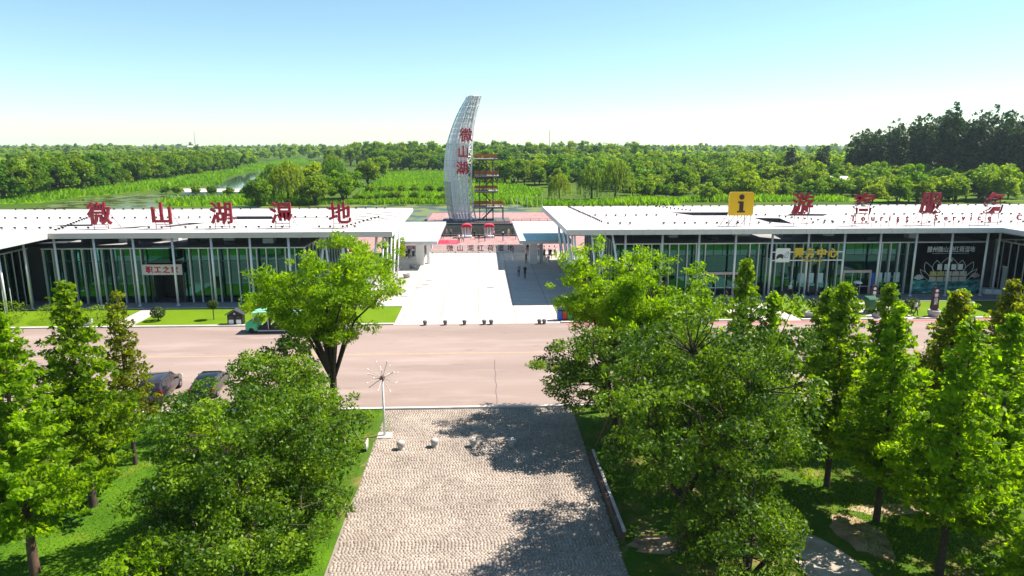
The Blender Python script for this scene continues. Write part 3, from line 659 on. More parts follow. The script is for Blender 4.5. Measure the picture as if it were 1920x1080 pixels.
east, east_roof = pavilion('glazed_pavilion', 'white-roofed green-glass visitor centre with yellow information sign on top', polyE, holesE, 79.0, (15.8, 61.4), (80.3, 104),
    [16.75 + 4.39 * k for k in range(11)], [(26.9, 31.8), (43.9, 47.4), (52.5, 61.5)],
    dict(cols=[(62.6, 79.6), (62.6, 74.6), (62.6, 70), (62.6, 65)], glass=[(63.8, 60.0, 63.8, 81.5), (63.8, 81.6, 90, 81.6)], solid=[(72, 72.2, 60, 81, .03, 6.3), (61.5, 105, 82.2, 104, .03, 6.4)]), lamps=lampE, vposts=VE, sgn=1)
for x0, x1, y in ((-70, -14.5, 105.6), (-70, -18.5, 92.9), (-60, -38.9, 81.2), (-39.5, -15, 81.2)):
    cable(west_roof, [(x0 + (x1 - x0) * k / 24, y + .1 * math.sin(k * 1.3), ZT + .03) for k in range(25)])
for x0, x1, y in ((14.5, 92, 107.6), (15.5, 26.8, 93.2), (37, 80, 93.0), (15.5, 35.8, 83.5), (40, 74, 83.4)):
    cable(east_roof, [(x0 + (x1 - x0) * k / 24, y + .1 * math.sin(k * 1.3), ZT + .03) for k in range(25)])
for k in range(4):
    cable(west_roof, [(-17 + 5 * u + .5 * math.sin(k * 2 + u * 7), 98 - k * 2.4 + 2.2 * math.sin(u * 3 + k), ZT + .03) for u in [j / 14 for j in range(15)]], .03)
# raised seams on the roofs
for rf, xs, y0, y1 in ((west_roof, [-13 - 3.2 * k for k in range(11)], 77.3, 106.8), (east_roof, [12.9 + 3.2 * k for k in range(15)], 78.1, 108.6)):
    for x in xs:
        hs = holesW if rf is west_roof else holesE
        cuts = sorted((min(p[1] for p in h) - .2, max(p[1] for p in h) + .2) for h in hs if min(p[0] for p in h) - .2 < x < max(p[0] for p in h) + .2)
        y = y0
        for a, c in cuts + [(y1, y1)]:
            if a > y: MB().box(x - .02, x + .02, y, a, ZT, ZT + .025).build('roof_seam', M_roof, rf)
            y = c

# fixtures of the west pavilion: doorway, jutting glass box
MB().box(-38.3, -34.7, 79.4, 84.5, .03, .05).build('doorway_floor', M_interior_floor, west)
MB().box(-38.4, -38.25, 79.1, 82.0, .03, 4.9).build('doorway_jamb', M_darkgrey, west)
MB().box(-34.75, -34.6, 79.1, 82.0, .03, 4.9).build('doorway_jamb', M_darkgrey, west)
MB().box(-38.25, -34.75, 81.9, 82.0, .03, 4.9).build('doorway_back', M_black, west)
bx = MB().box(-37.6, -35.2, 77.3, 79.1, 6.62, 6.72).build('porch_box_roof', M_fin, west)
for k in range(4): MB().box(-37.6 + .6 * k + .02, -37.6 + .6 * (k + 1) - .02, 77.34, 77.37, 5.15, 6.6).build('porch_glass_pane', M_glass_clear, bx)
MB().box(-35.23, -35.2, 77.4, 79.0, 5.15, 6.6).build('porch_glass_pane', M_glass_clear, bx)
MB().box(-37.6, -35.2, 77.3, 79.1, 5.05, 5.13).build('porch_box_base', M_darkgrey, bx)
# fixtures of the east pavilion: two doors
for x0, x1, z in ((26.9, 31.8, 2.65), (43.9, 47.4, 2.75)):
    d = MB().box(x0, x1, 80.0, 80.35, z, z + .3).build('door_frame', M_doorframe, east)
    for xx in (x0, x1 - .14): MB().box(xx, xx + .14, 80.0, 80.35, .03, z).build('door_jamb', M_doorframe, d)
    n = 4 if x1 - x0 > 4 else 3
    for k in range(n):
        xa = x0 + .14 + (x1 - x0 - .28) * k / n; xb = x0 + .14 + (x1 - x0 - .28) * (k + 1) / n
        MB().box(xa + .05, xb - .05, 80.16, 80.18, .08, z - .03).build('door_glass', M_glass_clear, d)
        MB().box(xb - .05, xb + .02, 80.12, 80.22, .03, z).build('door_stile', M_fin, d)
        MB().box(xa + .05, xb - .05, 80.12, 80.22, 1.0, 1.06).build('door_rail', M_fin, d)
    MB().box(x0 + .2, x1 - .2, 83.2, 83.3, .03, z + .2).build('lobby_wall', mat('lobby_brown', (0.20, 0.09, 0.06), 0.7, var=0.3), d)
    MB().box(x0, x1, 80.28, 80.32, z + .32, 4.9).build('over_door_glass', M_glass, d)
# notices pasted inside the glass
for i, x in enumerate((38.4, 39.6, 40.75, 48.15, 49.2, 50.35)):
    n = MB().box(x, x + .75, 80.255, 80.265, 1.5, 2.7).build('paper_notice', M_paper)
    tag(n, ['first', 'second', 'third', 'fourth', 'fifth', 'sixth'][i] + ' pale notice sheet from the ticket sign pasted on the ' + ('ticket hall glass' if i < 3 else 'glass beside the black mural'), 'notice', 'notices on the glass')
MB().box(47.5, 47.95, 80.25, 80.262, 1.0, 2.7).build('paper_notice', M_blue)
n = bpy.data.objects[-1] if False else [o for o in bpy.data.objects if o.name.startswith('paper_notice')][-1]
tag(n, 'tall blue notice panel beside the second glass door', 'notice', 'notices on the glass')

# mural on the east pavilion
mu = thing('wall_mural', 'black wall mural with white lotus outline and teal waves', 'mural', (57.0, 80.2, 0))
MB().box(-4.5, 4.45, -.05, .05, .1, 6.4).build('mural_panel', M_mural, mu)
MB().box(-4.45, 4.4, -.075, -.052, .12, 1.75).build('wave_band', M_teal, mu)
def poly_line(pts, r=.045): return MB().tube(pts, r, 4)
def petal(cx, z0, z1, w, lean=0):
    return [(cx + lean * (u ** 1.3) + w * math.sin(PI * u) * s * (1 if u < .999 else 0), -.08, z0 + (z1 - z0) * u) for s, us in ((-1, [k / 10 for k in range(11)]), (1, [1 - k / 10 for k in range(11)])) for u in us]
for cx, z0, z1, w_, ln in ((.1, 2.0, 4.7, 1.15, 0), (-1.3, 2.3, 4.2, .6, -.2), (1.5, 2.3, 4.2, .6, .2), (-2.0, 2.0, 4.0, .55, -.9), (2.2, 2.0, 4.0, .55, .9), (-2.2, 1.6, 3.1, .4, -1.3), (2.4, 1.6, 3.1, .4, 1.3)):
    poly_line(petal(cx, z0, z1, w_, ln), .035).build('petal_outline', M_mural_line, mu)
for k in range(5):
    for j in range(2):
        MB().box(-2.2 + .95 * k, -2.2 + .95 * k + .84, -.085, -.055, 1.55 + .68 * j, 1.55 + .68 * j + .58).build('picture_tile', M_mural_yellow if j == 1 and k < 2 else M_mural_cream, mu)
for k in range(4):
    MB().box(-1.35 + .88 * k, -1.35 + .88 * k + .56, -.085, -.055, 3.0, 3.7).build('portrait_tile', M_white, mu)
MB().tube([(.2, -.09, 4.2), (.2, -.06, 4.2)], .24, 12).build('round_emblem', M_mural_line, mu)
for cx, cz, s_ in ((-3.55, 1.95, 1.0), (3.55, 2.15, 1.0)):
    f = MB()
    for k in range(7):
        a = PI * (k - 3) / 7; f.add([(cx, -.08, cz - .2), (cx + .62 * math.sin(a - .16) * s_, -.085, cz + .42 * math.cos(a - .16)), (cx + .5 * math.sin(a) * s_, -.08, cz + .55 * math.cos(a)), (cx + .62 * math.sin(a + .16) * s_, -.075, cz + .42 * math.cos(a + .16))], [(0, 1, 2, 3)])
    f.build('lotus_flower', M_white if cx < 0 else mat('pale_pink_print', (0.62, 0.42, 0.42), 0.6), mu)
tm = text_mesh('滕州微山湖红荷湿地', .74, .03, 0.0, (.9, 1.05)); tm.materials.append(M_white); link('mural_text', tm, mu, (.1, -.07, 5.55))
MB().box(-2.2, 2.4, -.07, -.055, 5.02, 5.06).build('mural_underline', M_mural_line, mu)

# ------------------------------------------------------------------ rooftop characters
def roof_letter(ch, x, y, z0, h, label, w_scale=1.0, skew=0):
    t = thing('rooftop_character', label, 'sign letter', (x, y, ZT), 0, 'rooftop characters')
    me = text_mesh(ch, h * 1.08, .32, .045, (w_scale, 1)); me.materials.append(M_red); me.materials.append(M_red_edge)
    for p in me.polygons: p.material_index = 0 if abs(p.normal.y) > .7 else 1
    link('character', me, t, (0, 0, z0 - ZT + h / 2))
    for sx in (-.8, .8):
        MB().tube([(sx, .1, 0), (sx, .1, z0 - ZT + h * .75)], .035, 5).build('support_post', M_red_edge, t)
        MB().tube([(sx, .1, z0 - ZT + h * .7), (sx + .35, 2.2, 0.0)], .03, 5).build('back_strut', M_red_edge, t)
    MB().tube([(-1.0, .1, .25), (1.0, .1, .25)], .03, 5).build('cross_bar', M_red_edge, t)
    MB().tube([(-.8, .1, z0 - ZT - .05), (.8, .1, z0 - ZT - .05)], .03, 5).build('cross_bar', M_red_edge, t)
    MB().box(-1.0, 1.0, -.05, 2.4, .0, .05).build('foot_frame', M_fascia, t) if False else None
    return t
for ch, x, lb in (('微', -44.3, 'dark red character wei, first of the five over the west pavilion'), ('山', -37.25, 'dark red three-pronged mountain character, second of the five over the west pavilion'),
                  ('湖', -30.45, 'dark red lake character, middle of the five over the west pavilion'), ('湿', -23.5, 'dark red wet character, fourth of the five over the west pavilion'), ('地', -16.75, 'dark red earth character nearest the plaza on the west roof')):
    roof_letter(ch, x, 81.0, 9.0, 2.5, lb)
for ch, x, lb in (('游', 38.5, 'crimson travel character right after the yellow information sign'), ('客', 46.1, 'crimson guest character, second of the four over the visitor centre'),
                  ('服', 54.4, 'crimson dress character, third of the four over the visitor centre'), ('务', 62.4, 'crimson affairs character farthest from the yellow information sign')):
    roof_letter(ch, x, 81.0, 9.85, 2.5, lb)
px = [(648, 'T'), (715, 'o'), (780, 'u'), (840, 'r'), (893, 'i'), (948, 's'), (1010, 't'), (1203, 'S'), (1270, 'e'), (1328, 'r'), (1388, 'v'), (1440, 'i'), (1497, 'c'), (1565, 'e'), (1765, 'C')]
words_ = ['capital T opening the English roof line', 'letter o after the capital T', 'letter u of the first English word', 'letter r of the first English word', 'letter i of the first English word', 'letter s of the first English word', 'letter t ending the first English word',
          'capital S opening the second English word', 'letter e after the capital S', 'letter r of the second English word', 'letter v of the second English word', 'letter i of the second English word', 'letter c of the second English word', 'letter e ending the second English word', 'capital C opening the third English word']
for (zx, ch), lb in zip(px, words_):
    x = 44.1 + (zx - 648) * (60.87 - 44.1) / (1565 - 648); up_ = ch.isupper() 
    t = thing('rooftop_letter', 'small dark red ' + lb, 'sign letter', (x, 79.5, ZT), 0, 'English rooftop letters')
    me = text_mesh(ch, .95, .12, .02); me.materials.append(M_red)
    zz = [v.co.z for v in me.vertices]; hh = max(zz) - min(zz)
    link('letter_body', me, t, (0, 0, .72 + hh / 2))
    MB().tube([(0, .08, 0), (0, .08, .72 + hh * .6)], .025, 5).build('support_post', M_red_edge, t)

def rounded(x0, x1, z0, z1, r, n=5):
    out = []
    for cx, cz, a0 in ((x1 - r, z0 + r, -90), (x1 - r, z1 - r, 0), (x0 + r, z1 - r, 90), (x0 + r, z0 + r, 180)):
        for k in range(n + 1): a = R(a0 + 90 * k / n); out.append((cx + r * math.cos(a), cz + r * math.sin(a)))
    return out
t = thing('information_sign', 'yellow square sign with a dark letter i standing on the roof', 'sign', (31.0, 81.0, ZT))
MB().prism(rounded(-1.5, 1.5, 1.3, 4.1, .25), -.12, .12, plane='XZ').build('sign_board', M_yellow, t)
g = MB(); g.prism([(math.cos(a * PI / 10) * .31, 3.5 + math.sin(a * PI / 10) * .31) for a in range(20)], -.17, -.121, plane='XZ')
g.build('letter_dot', M_brown_sign, t)
MB().prism([(-.42, 2.98), (.24, 2.98), (.24, 1.86), (.46, 1.86), (.46, 1.66), (-.46, 1.66), (-.46, 1.86), (-.24, 1.86), (-.24, 2.78), (-.42, 2.78)], -.17, -.121, plane='XZ').build('letter_stem', M_brown_sign, t)
for sx in (-1.3, -.3, .6, 1.3):
    MB().tube([(sx, .15, 0), (sx, .15, 2.5)], .04, 5).build('support_post', M_black, t)
    MB().tube([(sx, .15, 1.8), (sx - .4, 1.9, 0)], .035, 5).build('back_strut', M_black, t)

# ticket sign hung between the columns
t = thing('ticket_office_sign', 'ticket sign of gold characters on two white rails between columns', 'sign', (38.7, 78.75, 0))
for z in (5.55, 4.55): MB().box(-4.35, 4.35, .0, .08, z - .06, z + .06).build('rail', M_white_steel, t)
lg = MB().prism(rounded(-4.0, -2.25, 4.35, 6.03, .18), -.08, -.004, plane='XZ').build('logo_panel', M_white, t)
MB().prism([(-3.9, 5.0), (-3.75, 5.25), (-3.45, 5.35), (-3.2, 5.3), (-3.0, 5.12), (-2.98, 5.02), (-3.15, 5.06), (-3.05, 4.85), (-3.2, 4.75), (-3.35, 4.92), (-3.6, 4.86), (-3.88, 4.72)], -.10, -.081, plane='XZ').build('hand_symbol', M_black, lg)
MB().tube([(-3.0, -.09, 4.95), (-2.8, -.09, 5.45), (-2.5, -.09, 5.6), (-2.38, -.09, 5.25), (-2.6, -.09, 4.85), (-3.0, -.09, 4.95)], .022, 4).build('ticket_symbol', M_black, lg)
MB().tube([(-2.85, -.09, 5.0), (-2.5, -.09, 5.45)], .018, 4).build('ticket_symbol', M_black, lg)
for k, ch in enumerate('票务中心'):
    me = text_mesh(ch, 1.22, .14, .03); me.materials.append(M_gold); link('gold_character', me, t, (-1.25 + 1.38 * k, -.1, 5.48))
me = text_mesh('Ticket Center', .42, .05, .008); me.materials.append(M_gold); link('gold_caption', me, t, (.55, -.06, 4.55))
# staff-home sign on the west pavilion
t = thing('door_sign', 'white signboard with red characters above the west doorway', 'sign', (-36.7, 78.5, 0))
MB().box(-2.25, 2.25, -.05, .05, 3.45, 4.65).build('sign_board', mat('sign_white', (0.62, 0.58, 0.58), 0.5), t)
for k, ch in enumerate('职工之家'):
    me = text_mesh(ch, .82, .04, .022); me.materials.append(M_brightred); link('red_character', me, t, (-1.4 + .95 * k, -.075, 4.05))
for sx in (-2.0, 2.0): MB().box(sx - .04, sx + .04, .05, .7, 4.0, 4.08).build('bracket', M_darkgrey, t)

# ------------------------------------------------------------------ sail tower
tw = thing('sail_tower', 'tall curved silver sail tower with three red characters', 'tower', (0, 0, 0))
Lc = [(0.0, -7.9), (0.48, -8.01), (1.82, -8.42), (6.22, -8.98), (10.57, -9.19), (13.45, -9.13), (16.6, -8.72), (19.4, -8.08), (22.8, -6.87), (26.1, -5.38), (29.2, -3.39)]
Rc = [(0.0, -2.84), (4.15, -3.32), (7.66, -3.57), (10.56, -3.73), (13.44, -3.69), (16.3, -3.37), (19.1, -2.89), (22.8, -2.22), (26.1, -1.52), (29.3, -0.63)]
Tc = [(0.0, -1.6), (3.85, -2.21), (6.8, -2.46), (10.56, -2.62), (13.44, -2.53), (16.3, -2.41), (19.1, -2.26), (22.8, -1.84), (26.1, -1.09), (29.4, -0.05)]
def itp(tb, z): return float(np.interp(z, [a for a, _ in tb], [b for _, b in tb]))
US = [0, .1, .22, .34, .47, .6, .73, .87, 1.0]
def sailp(u, z, off=0.0):
    # bring the curves through the table smoothly
    l = (itp(Lc, max(0, z - .7)) + itp(Lc, z) * 2 + itp(Lc, min(29.2, z + .7))) / 4
    r = (itp(Rc, max(0, z - .7)) + itp(Rc, z) * 2 + itp(Rc, min(29.2, z + .7))) / 4
    y = float(np.interp(u, [0, .1, .22, .34, .6, 1], [167.6, 165.6, 163.9, 162.9, 162.6, 163.5]))
    y += 0.02 * max(0, z - 8) ** 1.15
    return Vector((l + (r - l) * u, y + off, z))
ZR = [0.0, .9] + [.9 + 28.3 * k / 23 for k in range(1, 24)]
for i in range(len(ZR) - 1):
    for j in range(8):
        z0, z1 = ZR[i] + .03, ZR[i + 1] - .03; u0, u1 = US[j] + .008, US[j + 1] - .008
        q = [sailp(u0, z0), sailp(u1, z0), sailp(u1, z1), sailp(u0, z1)]; q2 = [p + Vector((0, .06, 0)) for p in q]
        solid = (j < 3 and z1 < 9.5) or (z0 > 22.5 and j > 3) or z0 < 1.2
        MB().add(q + q2, [(0, 1, 2, 3), (7, 6, 5, 4), (0, 4, 5, 1), (1, 5, 6, 2), (2, 6, 7, 3), (3, 7, 4, 0)]).build('cladding_panel', M_clad_solid if solid else M_clad, tw)
zs = [29.2 * k / 30 for k in range(31)]
for u in (0, .22, .34, .5, .66, .82, 1):
    MB().tube([sailp(u, z, -.10) for z in zs], .13 if u in (0, .34, 1) else .075, 6).build('curved_rib', M_white_steel, tw)
for z in [2 + 2.26 * k for k in range(13)]:
    MB().tube([sailp(u / 10, z, -.06) for u in range(11)], .03, 5).build('ring_tube', M_white_steel, tw)
for i in range(12):
    z0, z1 = 2 + 2.26 * i, 2 + 2.26 * (i + 1)
    for u0, u1 in ((.34, .66), (.66, .34), (.66, 1.0)):
        MB().tube([sailp(u0, z0, .4), sailp(u1, z1, .4)], .09, 5).build('brace', M_white_steel, tw)
rc = lambda z: Vector((itp(Rc, z) + .08, 163.6 + 0.02 * max(0, z - 8) ** 1.15, z)); tcv = lambda z: Vector((itp(Tc, z), 164.4 + 0.02 * max(0, z - 8) ** 1.15, z))
MB().tube([rc(z) for z in zs], .2, 6).build('edge_chord', M_white_steel, tw)
MB().tube([tcv(z) for z in zs], .2, 6).build('edge_chord', M_white_steel, tw)
for i in range(19):
    z0, z1 = 29.2 * i / 19, 29.2 * (i + 1) / 19
    MB().tube([rc(z0), tcv(z1)] if i % 2 else [tcv(z0), rc(z1)], .12, 5).build('truss_web', M_white_steel, tw)
    MB().tube([rc(z1), tcv(z1)], .06, 5).build('truss_strut', M_white_steel, tw)
for ch, z, s_ in (('微', 20.3, 3.2), ('山', 16.45, 2.9), ('湖', 12.8, 3.1)):
    me = text_mesh(ch, s_ * 1.02, .25, .06, (.92, 1.0)); me.materials.append(mat('crimson_sign_paint', (0.42, 0.012, 0.045), 0.4)); p = sailp(.80, z)
    link('red_character', me, tw, (p.x + .05, p.y - .8, z))
MB().box(-9.5, 6.5, 161, 170, .02, .35).build('tower_plinth', M_stone_dark, tw)
# lookout stair frame beside the sail
st = thing('lookout_frame', 'open steel lookout with orange railings beside the sail tower', 'lookout tower', (0, 0, 0))
plats = [(3.5, -2.0, 5.0), (7.25, -1.9, 3.6), (10.8, -1.9, 3.9), (14.75, -1.8, 3.6)]
for x, zt in ((-.7, 14.8), (.9, 14.8), (2.5, 14.8)):
    for y in (163.2, 167.4): MB().tube([(x, y, .35), (x, y, zt)], .12, 6).build('frame_post', M_darkgrey, st)
for y in (163.2, 167.4): MB().tube([(4.9, y, .02), (4.9, y, 3.5)], .12, 6).build('frame_post', M_darkgrey, st)
for z, x0, x1 in plats:
    d = MB().box(x0, x1, 162.6, 168, z - .12, z + .12).build('platform', M_deck, st)
    MB().box(x0 + .1, x1 - .1, 162.7, 167.9, z - .3, z - .121).build('platform_beam', M_rust, d)
    for zz in (.5, .8, 1.1): MB().box(x0, x1, 162.62, 162.7, z + zz - .05, z + zz + .06).build('rail', M_orange, d)
    MB().box(x0, x1, 167.9, 167.98, z + .4, z + 1.1).build('rail_panel', M_orange, d)
    for xx in (x0, x1 - .06): MB().box(xx, xx + .06, 162.62, 167.98, z + .7, z + 1.1).build('rail_panel', M_orange, d)
    n = int((x1 - x0) / 1.1)
    for k in range(n + 1):
        x = x0 + .04 + (x1 - x0 - .08) * k / n; MB().box(x - .03, x + .03, 162.63, 162.69, z + .12, z + 1.12).build('rail_post', M_rust, d)
for i in range(4):
    z0 = .35 if i == 0 else plats[i - 1][0] + .12; z1 = plats[i][0] - .1
    xa, xb = (-.2, 2.9) if i % 2 == 0 else (2.9, -.2)
    s_ = MB().tube([(xa, 164.6, z0), (xb, 164.6, z1)], .12, 4).tube([(xa, 166.0, z0), (xb, 166.0, z1)], .12, 4).build('stair_stringer', M_rust, st)
    for k in range(12):
        u = (k + .5) / 12; x = xa + (xb - xa) * u; z = z0 + (z1 - z0) * u
        MB().box(x - .13, x + .13, 164.6, 166.0, z, z + .05).build('stair_tread', M_rust, s_)
    MB().tube([(xa, 164.5, z0 + 1), (xb, 164.5, z1 + .9)], .05, 4).build('stair_handrail', M_orange, s_)

# ------------------------------------------------------------------ entrance: canopies, piers, sliding fence, turnstiles
def canopy(name, label, x0, x1, y0, y1, z, px):
    t = thing(name, label, 'canopy')
    MB().box(x0, x1, y0, y0 + .25, z - .45, z).build('front_fascia', M_fascia, t)
    MB().box(x0, x1, y1 - .25, y1, z - .45, z).build('rear_fascia', M_fascia, t)
    for xx in (x0, x1 - .25): MB().box(xx, xx + .25, y0 + .252, y1 - .252, z - .45, z - .004).build('side_fascia', M_fascia, t)
    n = 7
    for k in range(1, n):
        y = y0 + (y1 - y0) * k / n; MB().box(x0 + .252, x1 - .252, y - .1, y + .1, z - .35, z - .06).build('beam', M_white_steel, t)
    for k in range(1, 3):
        x = x0 + (x1 - x0) * k / 3; MB().box(x - .1, x + .1, y0 + .252, y1 - .252, z - .42, z - .352).build('long_beam', M_white_steel, t)
    for k in range(n):
        for j in range(3):
            xa, xb = x0 + (x1 - x0) * j / 3, x0 + (x1 - x0) * (j + 1) / 3; ya, yb = y0 + (y1 - y0) * k / n, y0 + (y1 - y0) * (k + 1) / n
            MB().box(xa + .02, xb - .02, ya + .02, yb - .02, z + .004, z + .03).build('frosted_pane', M_canopy_glass, t)
    for (a, b_, yy) in px:
        MB().box(a, b_, yy, yy + .9, .012, z - .45).build('pier', M_white, t)
    return t
canopy('gate_canopy', 'frosted glass gate canopy attached to the west pavilion', -14.2, -6.7, 99.5, 125.5, 4.2, [(-10.2, -9.0, 103.2), (-8.7, -8.2, 104.6), (-10.2, -9.0, 121)])
canopy('gate_canopy', 'frosted glass gate canopy attached to the east visitor centre', 5.4, 13.2, 99.5, 125.5, 4.2, [(7.2, 8.3, 103.3), (8.8, 9.3, 104.6), (7.2, 8.3, 121)])
fn = thing('sliding_fence', 'white barred sliding fence with black lettering across the entrance', 'fence', (0, 115.3, 0.012))
bm_ = MB().box(-.05, .05, -.04, .04, .06, 1.42).mesh('fence_bar', M_white)
for k in range(72): link('fence_bar', bm_, fn, (-8.9 + k * 16.1 / 71, 0, 0))
for z in (.12, .42, 1.25): MB().box(-8.95, 7.25, .045, .10, z - .04, z + .04).build('fence_rail', M_white_steel, fn)
for k in range(9): MB().lathe([(.09, -.03), (.09, .03)], 8, (-8.6 + k * 1.95, .07, .09), axis='Y').build('fence_wheel', M_tyre, fn)
for k, ch in enumerate('微山湖红荷湿地'):
    me = text_mesh(ch, 1.15, .03, .012); me.materials.append(M_black); link('fence_character', me, fn, (-5.6 + k * 1.72, -.075, .85))
def turnstile(x, y, lb):
    t = thing('turnstile', lb, 'turnstile', (x, y, .012), 0, 'turnstiles under the gate canopies')
    MB().box(-.14, .14, -.65, .65, 0, .95).build('cabinet', M_darkgrey, t)
    MB().box(-.16, .16, -.68, .68, .951, 1.0).build('cabinet_top', M_fascia, t)
    MB().tube([(.14, 0, .75), (.6, 0, .72)], .02, 5).build('arm', M_chrome, t)
    MB().tube([(0, .45, 1.0), (0, .45, 1.3)], .03, 5).build('reader_post', M_black, t)
    MB().box(-.1, .1, .42, .5, 1.3, 1.5).build('reader', M_black, t)
for k, (x, y) in enumerate(((-12.6, 112.4), (-11.5, 112.4), (-10.6, 113.0))): turnstile(x, y, ['outer', 'middle', 'inner'][k] + ' dark turnstile under the west gate canopy')
for k, (x, y) in enumerate(((9.4, 112.6), (10.25, 112.6), (11.1, 112.6), (12.0, 112.6))): turnstile(x, y, ['innermost', 'second', 'third', 'outermost'][k] + ' dark turnstile under the east gate canopy')

# black railing along the canal
for y, x0, x1, lb in ((137.0, -30, 30, 'thin black railing on the near edge of the dark slate bed'), (157.2, -13, 40, 'thin black railing below the sail tower terrace')):
    t = thing('railing', lb, 'railing', (0, y, 0))
    n = int((x1 - x0) / 2)
    pm = MB().box(-.04, .04, -.04, .04, .3, 1.35).mesh('railing_post', M_black)
    for k in range(n + 1): link('railing_post', pm, t, (x0 + 2 * k, 0, 0))
    for z in (.6, .95, 1.3): MB().box(x0, x1, -.025, .025, z - .025, z + .025).build('railing_bar', M_black, t)
# two red topped stalls
for x, lb in ((-3.2, 'red-topped white-barred stand nearer the sail'), (1.25, 'red-topped white-barred stand farther from the sail')):
    t = thing('festival_stand', lb + ' on the red square', 'stand', (x, 135.2, .006), 0, 'red-topped stands')
    MB().box(-1.0, 1.0, -.8, .8, 0, .35).build('base', M_white, t)
    for k in range(8):
        a = (k - 3.5) / 3.5; MB().tube([(a * .75, -.7, .35), (a * .95, -.75, 2.2)], .05, 5).build('bar', M_white, t)
    for k in range(4):
        a = (k - 1.5) / 1.5; MB().tube([(a * .75, .7, .35), (a * .95, .75, 2.2)], .05, 5).build('bar', M_white, t)
    h = MB()
    for k in range(9):
        a0, a1 = PI * k / 9, PI * (k + 1) / 9
        h.add([(-1.05 * math.cos(a0), -1, 2.2 + .5 * math.sin(a0)), (-1.05 * math.cos(a1), -1, 2.2 + .5 * math.sin(a1)), (-1.05 * math.cos(a1), 1, 2.2 + .5 * math.sin(a1)), (-1.05 * math.cos(a0), 1, 2.2 + .5 * math.sin(a0))], [(0, 1, 2, 3)])
        h.add([(0, -1, 2.2), (-1.05 * math.cos(a0), -1, 2.2 + .5 * math.sin(a0)), (-1.05 * math.cos(a1), -1, 2.2 + .5 * math.sin(a1))], [(0, 1, 2)])
    h.box(-1.05, 1.05, -1, 1, 2.12, 2.2)
    h.build('arched_roof', M_brightred, t)
b = MB().add([(-9.6, 125.5, .02), (-4.6, 125.5, .02), (-4.4, 131.8, .02), (-9.9, 131.8, .02)], [(0, 1, 2, 3)]).build('red_mat', M_pinkred); tag(b, 'faded red mat laid on the square behind the fence', 'mat')
b = MB()
for k in range(9): 
    x = -9.2 + k * .32; b.add([(x, 127.0 + .1 * (k % 2), .05), (x + .32, 127.0, .05), (x + .3, 129.2, .42 if k % 2 else .2), (x, 129.4, .2 if k % 2 else .42)], [(0, 1, 2, 3)])
b = b.build('red_cloth', M_brightred); tag(b, 'crumpled bright red cloth lying on the red mat', 'cloth')

# ------------------------------------------------------------------ street furniture
def bollard(x, y, s_, m, lb, grp):
    prof = [(.20, 0), (.21, .04), (.17, .10), (.20, .20), (.25, .34), (.255, .44), (.23, .50), (.15, .545), (.04, .56)]
    o = MB().lathe([(r_ * s_, z * s_) for r_, z in prof], 14).build('stone_bollard', m, None, True, (x, y, .012)); return tag(o, lb, 'bollard', grp)
for k, x in enumerate((-5.97, -3.91, -1.95, .07, .78, 5.73, 6.23)):
    bollard(x, 67.75, .9, M_stone_dark, ['first', 'second', 'third', 'fourth', 'fifth', 'sixth', 'seventh'][k] + ' dark stone bollard from the shuttle cart side along the plaza edge', 'bollards along the plaza edge')
for k, (x, y) in enumerate(((-5.05, 38.6), (-3.04, 38.85), (-.68, 38.8), (1.66, 38.7))):
    bollard(x, y, 1.0, M_stone, ['sunlit granite bollard nearest the sunburst lamp', 'granite bollard at the rim of the tree shade', 'granite bollard in the tree shade, third from the lamp', 'granite bollard deepest in the tree shade'][k], 'bollards across the sett path')

lm = thing('sunburst_lamp', 'slim street lamp with a sunburst of thin rods', 'street lamp', (-6.3, 40.6, 0))
MB().box(-.45, .45, -.45, .45, .02, .08).build('base_slab', M_stone, lm)
MB().tube([(0, 0, .08), (0, 0, 3.75)], [.075, .055], 10).build('pole', M_white_steel, lm, True)
MB().lathe([(.05, 3.66), (.13, 3.74), (.16, 3.86), (.13, 3.97), (.04, 4.03)], 12).build('hub', M_rust, lm, True)
rg = random.Random(2)
for k in range(22):
    zc = 1 - 2 * (k + .5) / 22
    if zc < -.75: continue
    a = k * 2.39996; rr = math.sqrt(1 - zc * zc); d = Vector((rr * math.cos(a), rr * math.sin(a), zc)); L = rg.uniform(.85, 1.05)
    rd = MB().tube([d * .13 + Vector((0, 0, 3.86)), d * L + Vector((0, 0, 3.86))], .022, 5).build('rod', mat('rod_pinkish', (0.55, 0.44, 0.40), 0.4), lm)
    MB().tube([d * L + Vector((0, 0, 3.86)), d * (L + .1) + Vector((0, 0, 3.86))], .034, 6).build('rod_tip', M_white, rd)

# tree-prop stakes beside the path
def props(cx, cy, h, r_, lb, n=3, a0=.4):
    t = thing('tree_prop', lb, 'tree prop', (cx, cy, .02))
    for k in range(n):
        a = a0 + 2 * PI * k / n; MB().tube([(r_ * math.cos(a), r_ * math.sin(a), 0), (.08 * math.cos(a), .08 * math.sin(a), h)], .045, 6).build('stake', M_wood, t)
    MB().tube([(.17 * math.cos(a), .17 * math.sin(a), h * .93) for a in [2 * PI * k / 8 for k in range(9)]], .025, 4).build('tie', M_black, t)
props(-8.2, 38.5, 1.9, 1.0, 'wooden stakes propping the round tree beside the dry verge')
props(7.94, 39.0, 2.3, 1.3, 'wooden stakes propping the dark tree across the sett path', 4)
b = MB().cbox((-7.05, 38.4, .35), (.04, .3, .75), 0, .35).cbox((-7.05, 38.62, .35), (.04, .3, .75), 0, -.35).build('folding_sign', M_white); tag(b, 'tiny white folding sign on the dry verge', 'sign')

